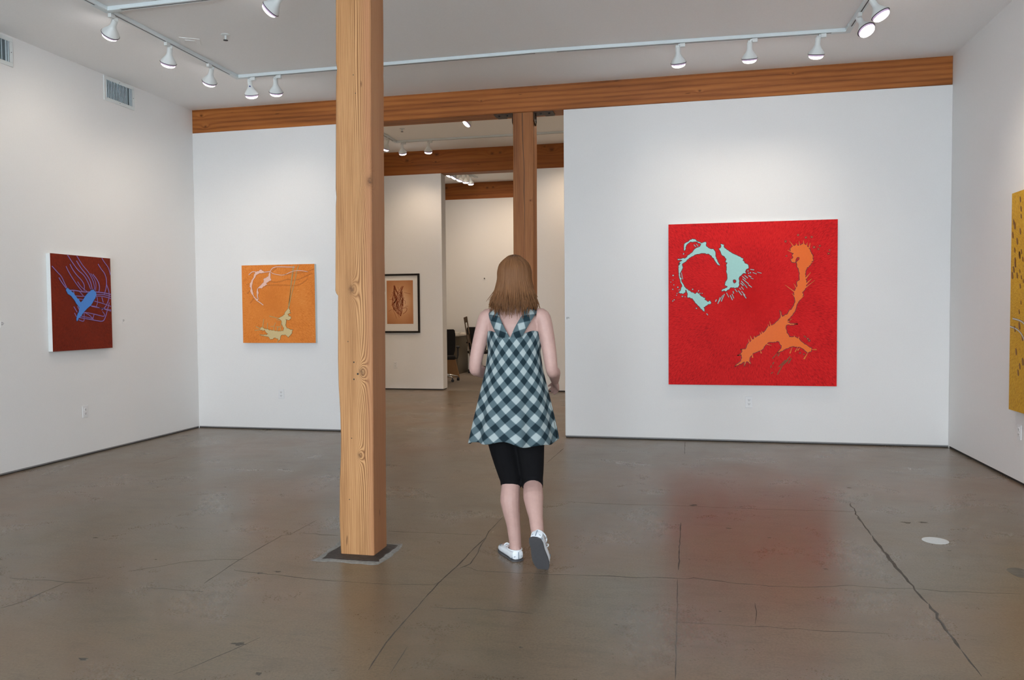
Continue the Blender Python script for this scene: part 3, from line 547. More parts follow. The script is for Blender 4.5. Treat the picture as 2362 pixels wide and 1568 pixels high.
# ------------------------------------------------------------------ lighting tracks
def rail(mb, slot, a, b, z, w=.022, h=.030):
    mb.ribbon([a, b], 2*w, z-.0008, z-h, plane='xy'); d = (Vector(b)-Vector(a)).normalized()*.1
    slot.ribbon([Vector(a)+d, Vector(b)-d], .010, z-h+.001, z-h-.0006, plane='xy')
def track(label, z, runs, joints, loc):
    t_ = thing('lighting_track', label, 'track', loc)
    for a, b in runs:
        m1, m2 = MB(), MB(); rail(m1, m2, (a[0]-loc[0], a[1]-loc[1]), (b[0]-loc[0], b[1]-loc[1]), z-loc[2])
        r = m1.build('rail', 'rail', t_, bevel=.002); m2.build('slot', 'slot', r)
    for x, y, dx, dy in joints:
        mb = MB(); x -= loc[0]; y -= loc[1]; zz = z-loc[2]
        mb.box(min(x, x+dx*.11)-.0235, max(x, x+dx*.11)+.0235, y-.0235, y+.0235, zz-.0325, zz-.0006)
        mb.box(x-.0235, x+.0235, min(y, y+dy*.11)-.0235, max(y, y+dy*.11)+.0235, zz-.0327, zz-.0008)
        mb.build('corner_connector', 'rail', t_)
    return t_
PA0, PA, PB, PC, PC0, PT, PT1 = (-4.41, 1.5), (-4.36, 7.10), (-1.2, 7.07), (1.41, 7.17), (1.52, 1.5), (-4.383, 5.31), (1.445, 5.20)
track('white lighting track running round the front gallery ceiling', H, [(PA0, PA), (PA, PB), (PB, PC), (PC0, PC), (PT, PT1)],
      [(*PA, 1, -1), (*PC, -1, -1), (*PT, 1, -1)], (0, 7.1, H))
track('thin white lighting track on the second room ceiling, seen through the doorway', H2, [((-4.50, 9.0), (-4.50, 11.93)), ((-4.50, 11.93), (2.0, 11.93))], [(-4.5, 11.93, 1, -1)], (-2.5, 11.93, H2))
track('short lighting track on the office ceiling, farthest away', H3, [((-4.73, 14.3), (-4.35, 16.5))], [], (-4.42, 15.3, H3))

LP = {}
def lamp_meshes():
    K = .86
    Q = lambda p: [(r, z*K) for r, z in p]
    s = MB().lathe(Q([(.012, 0), (.023, -.002), (.023, -.062), (.026, -.075), (.036, -.098), (.052, -.122), (.064, -.142), (.068, -.156), (.064, -.154), (.02, -.09)]), 28, cap=False)
    LP['shade'] = s.build('shade', 'white_metal', smooth='auto')
    LP['ring'] = MB().lathe(Q([(.0685, -.155), (.0705, -.157), (.0705, -.1605), (.0675, -.162), (.06, -.158)]), 28, cap=False).build('ring', 'black', smooth=True)
    LP['bulb_rim'] = MB().lathe(Q([(.062, -.157), (.0645, -.162), (.0635, -.176), (.058, -.178)]), 28, cap=False).build('bulb_rim', 'bulb_rim', smooth=True)
    LP['bulb'] = MB().lathe(Q([(.0595, -.172), (.060, -.179), (.055, -.190), (.044, -.199), (.028, -.205), (.01, -.2075)]), 28).build('bulb', 'bulb', smooth=True)
    LP['adapter'] = MB().box(-.015, .015, -.034, .012, -.034, -.0026).box(-.010, .010, -.012, .028, -.020, -.004).build('adapter', 'white_metal', bevel=.003)
    LP['knuckle'] = MB().lathe([(.014, -.016), (.016, -.014), (.016, .014), (.014, .016)], 14, (0, 0, 0), Matrix.Rotation(PI/2, 3, 'Y')).build('knuckle', 'white_metal', smooth='auto')
    for o in LP.values(): COL.objects.unlink(o)
lamp_meshes()
def track_lamp(label, mount, d, group, power=1., col=WARM, along='x', sticker=False, size=1.75):
    """mount: underside of the rail; d: the way the bulb points"""
    t_ = thing('track_spotlight', label, 'spotlight', mount, 0, group)
    d = Vector(d).normalized(); q = (-d).to_track_quat('Z', 'Y'); off = Vector((-.031, 0, -.029)) if along == 'x' else Vector((0, .031, -.029))
    for k in ('adapter', 'knuckle', 'shade', 'ring', 'bulb_rim', 'bulb'):
        o = LP[k].copy(); COL.objects.link(o); o.parent = t_
        if k == 'adapter': o.rotation_euler = (0, 0, PI/2 if along == 'x' else 0); continue   # the neck hangs beside it
        o.rotation_mode = 'QUATERNION'; o.rotation_quaternion = q; o.location = off
    if sticker:
        o = MB().lathe([(.0085, 0), (.0085, .0012)], 12, (0, -.0232, -.055), Matrix.Rotation(PI/2, 3, 'X')).build('blue_sticker', plain('blue sticker', lin(20, 50, 120), .5), t_)
        o.rotation_mode = 'QUATERNION'; o.rotation_quaternion = q; o.location = off
    if power:
        l = lamp_obj('lamp_light', 'SPOT', off+d*.19, energy=SPOT_W*power, color=col, spot_size=size, spot_blend=1., shadow_soft_size=.05)
        l.parent = t_; l.rotation_mode = 'QUATERNION'; l.rotation_quaternion = d.to_track_quat('-Z', 'Y')
    return t_
ZR, ZR2, ZR3 = H-.030, H2-.030, H3-.030
g1 = 'spotlights on the front gallery track'
track_lamp('first white spotlight of the left track run, nearest the left edge of the photo', (-4.378, 5.367, ZR), (-.62, .35, -.62), g1, 1., along='y')
track_lamp('second white spotlight on the left track, between its two neighbours', (-4.370, 6.03, ZR), (-.42, .36, -.86), g1, 1., along='y')
track_lamp('white spotlight on the left track just before its far corner', (-4.363, 6.635, ZR), (-.48, .42, -.78), g1, .9, along='y')
track_lamp('white spotlight with a blue sticker by the far left track corner', (-4.192, 7.098, ZR), (-.12, .42, -.9), g1, .55, sticker=True)
track_lamp('white spotlight right of the one with a blue sticker, left of the front post', (-3.908, 7.096, ZR), (-.22, .46, -.86), g1, .6)
track_lamp('lone spotlight on the cross track, cut by the top edge left of the front post', (-2.83, 5.283, ZR), (-.72, .12, -.55), g1, .8)
track_lamp('left one of three spotlights on the track above the red painting', (.014, 7.117, ZR), (.05, .42, -.9), g1, .85)
track_lamp('middle one of three spotlights on the track above the red painting', (.632, 7.14, ZR), (.02, .38, -.92), g1, .9)
track_lamp('right one of three spotlights on the track above the red painting', (1.202, 7.162, ZR), (-.06, .36, -.93), g1, .85)
track_lamp('bright spotlight near the right track corner, pointing at the right wall', (1.412, 6.74, ZR), (.34, -.42, -.84), g1, .8, along='y')
track_lamp('spotlight cut by the top edge on the right track run', (1.424, 6.36, ZR), (.42, -.12, -.85), g1, 1.1, along='y')
g2 = 'spotlights in the second room'
track_lamp('left spotlight of the pair seen through the doorway in front of the knotty beam', (-4.37, 11.93, ZR2), (-.05, .42, -.9), g2, 1., WARM2)
track_lamp('right spotlight of the pair seen through the doorway in front of the knotty beam', (-3.92, 11.93, ZR2), (-.12, .34, -.92), g2, 1.1, WARM2)
track_lamp('bright spotlight half hidden by the underside of the near beam in the doorway', (-2.765, 10.45, ZR2), (-.62, -.20, -.72), g2, .8, WARM2)
track_lamp('second room spotlight half hidden behind the right edge of the front post', (-4.50, 11.55, ZR2), (-.4, .2, -.85), g2, .6, WARM2, along='y')
for k, (lx, ly, d) in enumerate(((-4.605, 15.135, (-.50, -.05, -.85)), (-4.577, 15.409, (-.50, -.05, -.85)), (-4.53, 15.696, (-.30, .05, -.85)), (-4.457, 15.943, (-.08, .2, -.9)), (-4.41, 16.188, (-.04, .25, -.9)))):
    dn = Vector(d).normalized()*.17
    track_lamp('%s of five small spotlights in a row on the office ceiling' % ('leftmost and nearest', 'second from left', 'middle one', 'fourth from left', 'rightmost and farthest')[k], (lx-dn.x, ly-dn.y-.03, ZR3), d, 'spotlights in the office', .45, WARM2, along='y')

# ------------------------------------------------------------------ ceiling fittings
def sprinkler(label, loc):
    t_ = thing('sprinkler', label, 'sprinkler', loc)
    MB().lathe([(.038, 0), (.034, -.006), (.014, -.010)], 20).build('escutcheon', 'white_metal', t_, smooth='auto')
    MB().lathe([(.009, -.006), (.009, -.03), (.006, -.045)], 10).build('stem', 'white_metal', t_, smooth='auto')
    MB().lathe([(.004, -.045), (.02, -.047), (.02, -.050), (.003, -.051)], 14).build('deflector', 'slot', t_, smooth='auto')
sprinkler('small white fire sprinkler on the gallery ceiling beside the front post', (-3.82, 6.05, H))
sprinkler('small fire sprinkler on the second room ceiling, seen under the near beam', (-4.11, 11.16, H2))
mb = MB(); t_ = thing('ceiling_vent', 'faint flat square ceiling diffuser left of the sprinkler', 'vent', (-4.21, 6.12, H), .5)
MB().box(-.085, .085, -.085, .085, -.006, 0).build('panel', 'ceiling', t_, bevel=.003)
MB().box(-.045, .045, -.045, .045, -.011, -.006).build('centre_plate', 'ceiling', t_, bevel=.003)

def wall_vent(label, y0, y1, z0, z1, flip):
    t_ = thing('wall_vent', label, 'vent', (XL, (y0+y1)/2, (z0+z1)/2), PI/2)
    w_, h_ = (y1-y0)/2, (z1-z0)/2; b = .034
    mb = MB(); mb.box(-w_, w_, -.010, 0, h_-b, h_).box(-w_, w_, -.010, 0, -h_, -h_+b).box(-w_, -w_+b, -.010, 0, -h_+b, h_-b).box(w_-b, w_, -.010, 0, -h_+b, h_-b)
    mb.build('frame', 'white_metal', t_, bevel=.002)
    MB().box(-w_+b, w_-b, -.002, .0, -h_+b, h_-b).build('back_plate', 'vent_dark', t_)
    n = 17; iw = 2*(w_-b); sl = MB(); skip = n-3
    for k in range(n):
        x = -w_+b+iw*(k+.5)/n
        if k == skip: continue
        sl.box(x-.0075, x+.0045, -.0088, -.003, -h_+b, h_-b, Matrix.Rotation(.45 if k < skip else -.5, 3, 'Z'), (x, -.006, 0))
    o = sl.build('louvre_slats', 'vent_slat', t_, kind='stuff')
    for x, z in ((0, h_-b/2), (0, -h_+b/2), (w_-b/2, 0)):
        MB().lathe([(.004, 0), (.003, .0015)], 8, (x, -.010, z), Matrix.Rotation(PI/2, 3, 'X')).build('screw', 'slot', t_)
wall_vent('white framed wall vent with blue-grey louvres, high on the left wall by the corner', 6.738, 7.178, 3.508, 3.752, 0)
wall_vent('wall vent at the left edge of the photo, cut off by the frame', 5.22, 5.662, 3.498, 3.742, 1)

# ------------------------------------------------------------------ outlets and wall cards
def outlet(label, loc, rz):
    t_ = thing('wall_outlet', label, 'outlet', loc, rz)
    MB().box(-.036, .036, -.006, 0, -.0575, .0575).build('cover_plate', 'white_plastic', t_, bevel=.003)
    for z in (.02, -.02):
        r = MB().lathe([(.017, 0), (.017, .0025), (.016, .003)], 20, (0, -.0055, z), Matrix.Rotation(PI/2, 3, 'X')).build('receptacle', 'white_plastic', t_)
        s = MB().box(-.0085, -.0050, -.0092, -.008, z-.001, z+.008).box(.0050, .0085, -.0092, -.008, z-.001, z+.008).box(-.003, .003, -.0092, -.008, z-.010, z-.005)
        s.build('slots', 'slot', r)
outlet('white electrical outlet on the left wall below the blue-on-brown painting', (XL, 6.372, .426), PI/2)
outlet('white electrical outlet under the orange painting on the back wall', (-4.54, D, .42), 0)
outlet('white electrical outlet under the big red painting', (.69, D-.006, .414), 0)
outlet('white electrical outlet under the framed print in the second room', (-4.885, Y2, .44), 0)
outlet('white outlet under the yellow painting at the right edge of the photo', (XR, 6.575, .40), -PI/2)
def card(label, loc, rz, w_, h_, rows):
    t_ = thing('wall_label', label, 'label', loc, rz)
    MB().box(-w_/2, w_/2, -.003, 0, -h_/2, h_/2).build('card', 'wall', t_)
    mb = MB()
    for k, (a, l) in enumerate(rows):
        z = h_/2-.010-k*.0075; mb.box(-w_/2+.006+a, -w_/2+.006+a+l, -.0034, -.0029, z-.0018, z+.0018)
    mb.build('small_print', 'print_ink', t_, kind='stuff')
card('small white caption card at the left edge, left of the brown painting', (XL, 5.497, 1.285), PI/2, .085, .055, [(0, .018), (0, .028), (0, .022), (0, .014)])
card('small white caption card right of the blue-on-brown painting', (XL, 6.96, 1.292), PI/2, .085, .05, [(0, .018), (0, .022), (0, .014)])
card('small white caption card at the left edge of the partition with the red painting', (-1.155, D-.006, 1.278), 0, .07, .045, [(0, .03), (0, .036), (0, .016)])

# ------------------------------------------------------------------ paintings
def painting(name, label, loc, rz, w_, h_, dep, face, edge='canvas_edge', gap=0.):
    t_ = thing(name, label, 'painting', loc, rz)
    MB().box(0, w_, -dep+.004, -.0015, 0, h_).build('stretcher', edge, t_)
    MB().box(0, w_, -dep, -dep+.004, 0, h_).build('canvas', face, t_)
    return t_
def roughen(p, amp, step):
    out = []; n = len(p); r = random.Random(len(p))
    for k in range(n):
        a, c = Vector(p[k]), Vector(p[(k+1) % n]); L = (c-a).length; m = max(1, int(L/step)); d = (c-a)/max(L, 1e-6); q = Vector((-d.y, d.x))
        for j in range(m):
            e = a+(c-a)*j/m+(q*r.gauss(0, amp) if L > step*.6 else q*0)
            out.append((e.x, e.y))
    return out
def blob(t_, name, poly, mat, rim, dep, it=1, rw=.012, amp=.0028, step=.011):
    p = chaikin(roughen(poly, amp, step), True, it)
    MB().splash(p, -dep+.0005, -dep-.0028).build(name, mat, t_, recalc=False)
    MB().ribbon(p, rw, -dep, -dep-.0014, closed=True).build('relief_shadow', rim, t_)  # dark ribbon paints the shadow line round the raised splash
def strokes(t_, name, lines, w_, mat, rim, dep, rw=2., spike=False):
    a, b = MB(), MB()
    for l in lines:
        p = chaikin(l, False, 2) if len(l) > 2 else [(l[0][0]+(l[1][0]-l[0][0])*k/4, l[0][1]+(l[1][1]-l[0][1])*k/4) for k in range(5)]
        ww = w_*random.uniform(.75, 1.2)
        if spike: ww = [ww*(.25+1.0*k/(len(p)-1)) for k in range(len(p))]; b.ribbon(p, [q*rw+.002 for q in ww], -dep, -dep-.0011); a.ribbon(p, ww, -dep, -dep-.0026); continue
        b.ribbon(p, ww*rw, -dep, -dep-.0011); a.ribbon(p, ww, -dep, -dep-.0026)  # b: painted shadow line, wider than its stroke
    k = 'stuff' if len(lines) > 6 else None
    a.build(name, mat, t_, kind=k); b.build(name+'_rim', rim, t_, kind=k)
def dots(t_, name, pts, r, mat, rim, dep, stretch=1., ang=0.):
    a, b = MB(), MB()
    for x, z in pts:
        rr = r*random.uniform(.6, 1.2)
        for mb, s, d in ((a, 1., .0026), (b, 1.7, .0011)):
            mb.plate([(x+rr*s*(math.cos(t)*math.cos(ang)-math.sin(t)*stretch*math.sin(ang)), z+rr*s*(math.cos(t)*math.sin(ang)+math.sin(t)*stretch*math.cos(ang))) for t in [2*PI*j/9 for j in range(9)]], -dep, -dep-d)
    a.build(name, mat, t_, kind='stuff'); b.build(name+'_rim', rim, t_, kind='stuff')  # b: wider dots, the painted shadow round each drop

dp = .05
red = painting('red_painting', 'large square red canvas with pale aqua and orange splash shapes on the right partition', (-.113, D-.006, .590), 0, 1.632, 1.648, dp, 'red_paint')
blob(red, 'aqua_arc', CYAN_ARC, 'cyan', 'shadow_red', dp)
blob(red, 'aqua_fan', CYAN_FAN, 'cyan', 'shadow_red', dp)
p = chaikin(CYAN_HOLE, True, 2); MB().plate(p, -dep_ if False else -dp-.001, -dp-.0032).build('red_island', 'red_paint', red); MB().ribbon(p, .008, -dp-.001, -dp-.0034, closed=True).build('relief_shadow', 'shadow_red', red)  # ribbon paints the shadow line round the island
blob(red, 'orange_splash', ORANGE, 'orange', 'shadow_red', dp)
strokes(red, 'aqua_dashes', CYAN_DASH, .0065, 'cyan_dash', 'shadow_red', dp, 2.1)
dots(red, 'aqua_dots', CYAN_DOT, .0055, 'cyan_dash', 'shadow_red', dp)
strokes(red, 'orange_spikes', ORANGE_SPIKE, .0105, 'orange', 'shadow_red', dp, 1.3, True)
strokes(red, 'ochre_dashes', ORANGE_DASH, .006, 'ochre_dash', 'shadow_red', dp, 1.8)
dots(red, 'orange_drops', ORANGE_DOT, .007, 'orange_dash', 'shadow_red', dp)

ora = painting('orange_painting', 'square orange canvas with pale pink and beige splash shapes on the back wall', (-4.988, D, 1.018), 0, .918, .902, dp, 'orange_paint')
blob(ora, 'pink_arc', PINK_LEFT, 'pink', 'shadow_pink', dp, 1, .006, .002, .009)
blob(ora, 'pink_arm', PINK_RIGHT, 'pink', 'shadow_pink', dp, 1, .006, .002, .009)
strokes(ora, 'pink_lines', PINK_LINE, .0085, 'pink', 'shadow_pink', dp, 1.7)
strokes(ora, 'ridge_lines', RIDGE_LINE, .005, 'orange_paint', 'ridge', dp, 2.2)
strokes(ora, 'olive_lines', BEIGE_LINE, .0035, 'beige', 'olive', dp, 2.2)
blob(ora, 'beige_splash', BEIGE, 'beige', 'shadow_brown', dp, 1, .007, .004, .010)

bro = painting('brown_red_painting', 'tall brown-red canvas with a blue splash and mauve lines on the left wall', (XL, 5.955, 1.028), PI/2, .752, .895, dp, 'brown_red_paint')
blob(bro, 'blue_splash', BLUE, 'blue', 'shadow_navy', dp, 1, .010, .0025, .014)
strokes(bro, 'mauve_lines', BLUE_LINE, .0075, 'mauve', 'shadow_navy', dp, 1.9)

yel = painting('yellow_painting', 'large ochre yellow canvas with brown drops, cut by the right edge of the photo', (XR, 6.65, .567), -PI/2, 1.65, 1.665, dp, 'yellow_paint', 'yellow_paint')
dots(yel, 'brown_drops', YELLOW_DOT+[(random.uniform(.15, 1.6), random.uniform(.1, 1.6)) for _ in range(60)], .008, 'ochre_dot', 'shadow_brown', dp, 2., .3)
strokes(yel, 'silver_lines', [[YELLOW_LINE[0][0], YELLOW_LINE[0][1], YELLOW_LINE[0][2], (.35, YELLOW_LINE[0][2][1]-.06), (.5, YELLOW_LINE[0][2][1]-.18)], YELLOW_LINE[1]+[(.33, YELLOW_LINE[1][2][1]-.12)]], .009, 'silver', 'shadow_brown', dp, 1.6)

# framed print in the second room
fp = thing('framed_print', 'black framed print of a russet root-like drawing on sepia, second room wall', 'picture', (-5.14, Y2, 1.0))
w_, h_, b = .724, 1.03, .032
MB().box(0, w_, -.034, 0, 0, b).box(0, w_, -.034, 0, h_-b, h_).box(0, b, -.034, 0, b, h_-b).box(w_-b, w_, -.034, 0, b, h_-b).build('frame', 'black_frame', fp, bevel=.003)
MB().box(b, w_-b, -.014, -.004, b, h_-b).build('mat_board', 'mat_board', fp)
pr = MB().box(.118, .603, -.016, -.013, .157, .915).build('print', 'sepia', fp)
a = MB()
for l in PRINT_LINE:
    p = chaikin(l, False, 2) if len(l) > 2 else l
    a.ribbon(p, .0075 if len(l) > 3 else .0045, -.015, -.0168)
L0, L1 = PRINT_LINE[0], PRINT_LINE[1]; rp = random.Random(11)
for k in range(34):
    f = rp.random(); i0 = rp.choice((0, 1, 2)); mixp = lambda i, f: (L0[min(i, 6)][0]*(1-f)+L1[min(i, 5)][0]*f+rp.gauss(0, .012), L0[min(i, 6)][1]*(1-f)+L1[min(i, 5)][1]*f+rp.gauss(0, .012))
    g = min(1, max(0, f+rp.gauss(0, .3)))
    a.ribbon(chaikin([mixp(i0, round(f)), mixp(i0+1, f), mixp(i0+2, g), mixp(i0+3, min(1, max(0, g+rp.gauss(0, .3))))], False, 2), rp.uniform(.003, .007), -.015, -.0165)
a.build('drawn_lines', 'ink', pr, kind='stuff')

# ------------------------------------------------------------------ floor cover
fc = thing('floor_cover', 'pale oval cover plate set in the concrete floor at right', 'cover', (1.459, 4.876, 0))
MB().lathe([(.071, .0002), (.070, .0012), (.0, .0015)], 32, cap=False).build('disc', 'cover', fc, smooth='auto')

# ================================================================== OFFICE SEEN THROUGH THE OPENINGS
def office_chair(label, loc, rz):
    t_ = thing('office_chair', label, 'chair', loc, rz)
    # back faces -y (towards the gallery); seat runs to +y
    R = []
    for k, (z, hw, y) in enumerate(((.52, .20, -.20), (.60, .225, -.215), (.75, .235, -.235), (.92, .235, -.255), (1.0, .225, -.265), (1.02, .20, -.268))):
        n = 9
        R.append([(-hw+2*hw*j/n, y-.03*math.cos((j/n-.5)*PI)+.02, z) for j in range(n+1)]+[(hw-2*hw*j/n, y-.03*math.cos((j/n-.5)*PI)+.055, z) for j in range(n+1)])
    MB().rings(R).build('backrest', 'chair_fabric', t_, smooth='auto')
    MB().box(-.24, .24, -.22, .25, .43, .50).build('seat', 'chair_fabric', t_, bevel=.03)
    MB().tube([(0, -.05, .42), (0, -.2, .40), (0, -.275, .48), (0, -.28, .62)], .018, 8).build('back_post', 'black', t_, smooth=True)
    MB().lathe([(.05, .43), (.05, .40), (.026, .38), (.026, .11)], 14).build('gas_column', 'chrome', t_, smooth='auto')
    for k in range(5):
        an = 2*PI*k/5+.3; c, s = math.cos(an), math.sin(an)
        leg = MB().tube([(.02*c, .02*s, .135), (.15*c, .15*s, .115), (.29*c, .29*s, .085)], [.024, .020, .015], 8).build('base_leg', 'chrome', t_, smooth=True)
        cz = MB(); rot = Matrix.Rotation(an+1., 3, 'Z') @ Matrix.Rotation(PI/2, 3, 'X')
        for q in (-.014, .014):
            cz.lathe([(.012, -.010), (.030, -.008), (.030, .008), (.012, .010)], 14, Vector((.30*c, .30*s, .030))+Matrix.Rotation(an+1., 3, 'Z') @ Vector((0, q, 0)), rot)
        cz.box(.30*c-.008, .30*c+.008, .30*s-.008, .30*s+.008, .03, .085); cz.build('caster', 'black', leg)
    for sx in (-1, 1):
        MB().tube([(sx*.20, .02, .44), (sx*.275, .02, .45), (sx*.285, .02, .52), (sx*.285, .02, .66)], .014, 8).build('arm_post', 'black', t_, smooth=True)
        MB().box(sx*.285-.035, sx*.285+.035, -.12, .16, .655, .685).build('armrest', 'black', t_, bevel=.01)
office_chair('black swivel chair with chrome base in the office, half behind the person', (-4.31, 16.56, .003), -.25)
office_chair('black swivel chair cut by the edge of the middle wall in the office', (-4.52, 14.42, .003), .30)
dk = thing('office_desk', 'desk with white top and olive brown sides in the office', 'desk', (-5.02, 16.4, .003))
MB().box(-.6, .36, -.45, .45, .83, .875).build('desk_top', 'desk_top', dk, bevel=.004)
MB().box(.20, .33, -.40, .42, 0, .83).build('side_panel', 'desk_side', dk)
MB().box(-.55, -.5, -.40, .42, 0, .83).build('side_panel', 'desk_side', dk)
MB().box(-.5, .20, .36, .39, .25, .83).build('back_panel', 'desk_side', dk)
for k, (x, y, a, n) in enumerate(((.22, -.28, .2, 3), (.2, .12, -.3, 2), (-.12, .05, .1, 2))):
    t_ = thing('paper_stack', ('loose white paper stack at the front edge of the office desk', 'small white paper stack at the right end of the office desk', 'white paper stack at the back of the office desk')[k], 'paper', (-5.02+x, 16.4+y, .8785), a)
    for j in range(n): MB().box(-.1, .1, -.14, .14, j*.014, j*.014+.012, Matrix.Rotation(j*.25, 3, 'Z'), (0, 0, 0)).build('sheet', 'paper', t_)
cup = thing('paper_cup', 'small white cup on the office desk', 'cup', (-5.0, 16.02, .8785))
MB().lathe([(.03, 0), (.04, .10), (.036, .10), (.027, .006)], 16).build('cup_body', 'paper', cup, smooth='auto')
lv = thing('spirit_level', 'long brown spirit level leaning against the office desk', 'level', (-4.405, 15.78, .45))
rot = Matrix.Rotation(-.24, 3, 'Y')
lm = MB(); L_ = .86; hw = .036
lm.box(-hw, -hw+.016, -.02, .02, 0, L_, rot, (0, 0, 0)); lm.box(hw-.016, hw, -.02, .02, 0, L_, rot, (0, 0, 0))
for a, b2 in ((0, .10), (.22, .30), (.48, .60), (.78, L_)): lm.box(-hw, hw, -.02, .02, a, b2, rot, (0, 0, 0))
lm.build('level_body', 'level_wood', lv)
lv.location = (-4.29, 15.88, .003); lv.rotation_euler = (-.05, 0, 0); lv.scale = (1, 1, 1.49)
tb = thing('tan_panel', 'tan board standing under the nearer black office chair', 'board', (-4.68, 15.3, .003), .15)
MB().plate([(-.2, 0), (.23, 0), (.13, .42), (-.2, .42)], 0, -.03).build('board', 'cardboard', tb)
lf = thing('leaning_frame', 'thin dark empty picture frame leaning on the far office wall', 'frame', (-4.18, 17.0, .003))
mb = MB(); mb.box(-.33, .42, -.02, 0, 0, .03).box(-.33, .42, -.02, 0, 1.17, 1.2).box(-.33, -.305, -.02, 0, .03, 1.17).box(.395, .42, -.02, 0, .03, 1.17)
o = mb.build('frame', 'black_frame', lf); lf.rotation_euler = (-.14, 0, 0)
MB().box(-.305, .395, -.008, 0, .03, 1.17).build('backing', 'mat_board', lf)
dl = thing('desk_lamp', 'dark red desk lamp head just right of the middle wall edge', 'lamp', (-5.45, 16.45, .8785))
MB().lathe([(.08, 0), (.08, .012), (.02, .02)], 20).build('base', 'oxblood', dl, smooth='auto')
MB().tube([(0, 0, .015), (-.02, 0, .2), (.10, 0, .36)], .008, 8).build('arm', 'black', dl, smooth=True)
MB().lathe([(.015, 0), (.03, .02), (.05, .09), (.045, .09)], 16, (.10, 0, .36), Matrix.Rotation(1.75, 3, 'Y')).build('lamp_shade', 'oxblood', dl, smooth='auto')
na = thing('nail', 'tiny dark nail in the far office wall above the leaning frame', 'nail', (-4.38, Y3, 2.12))
MB().lathe([(.009, 0), (.009, .02), (.014, .022), (.014, .028)], 8, rot=Matrix.Rotation(PI/2, 3, 'X')).build('nail_body', 'black', na)

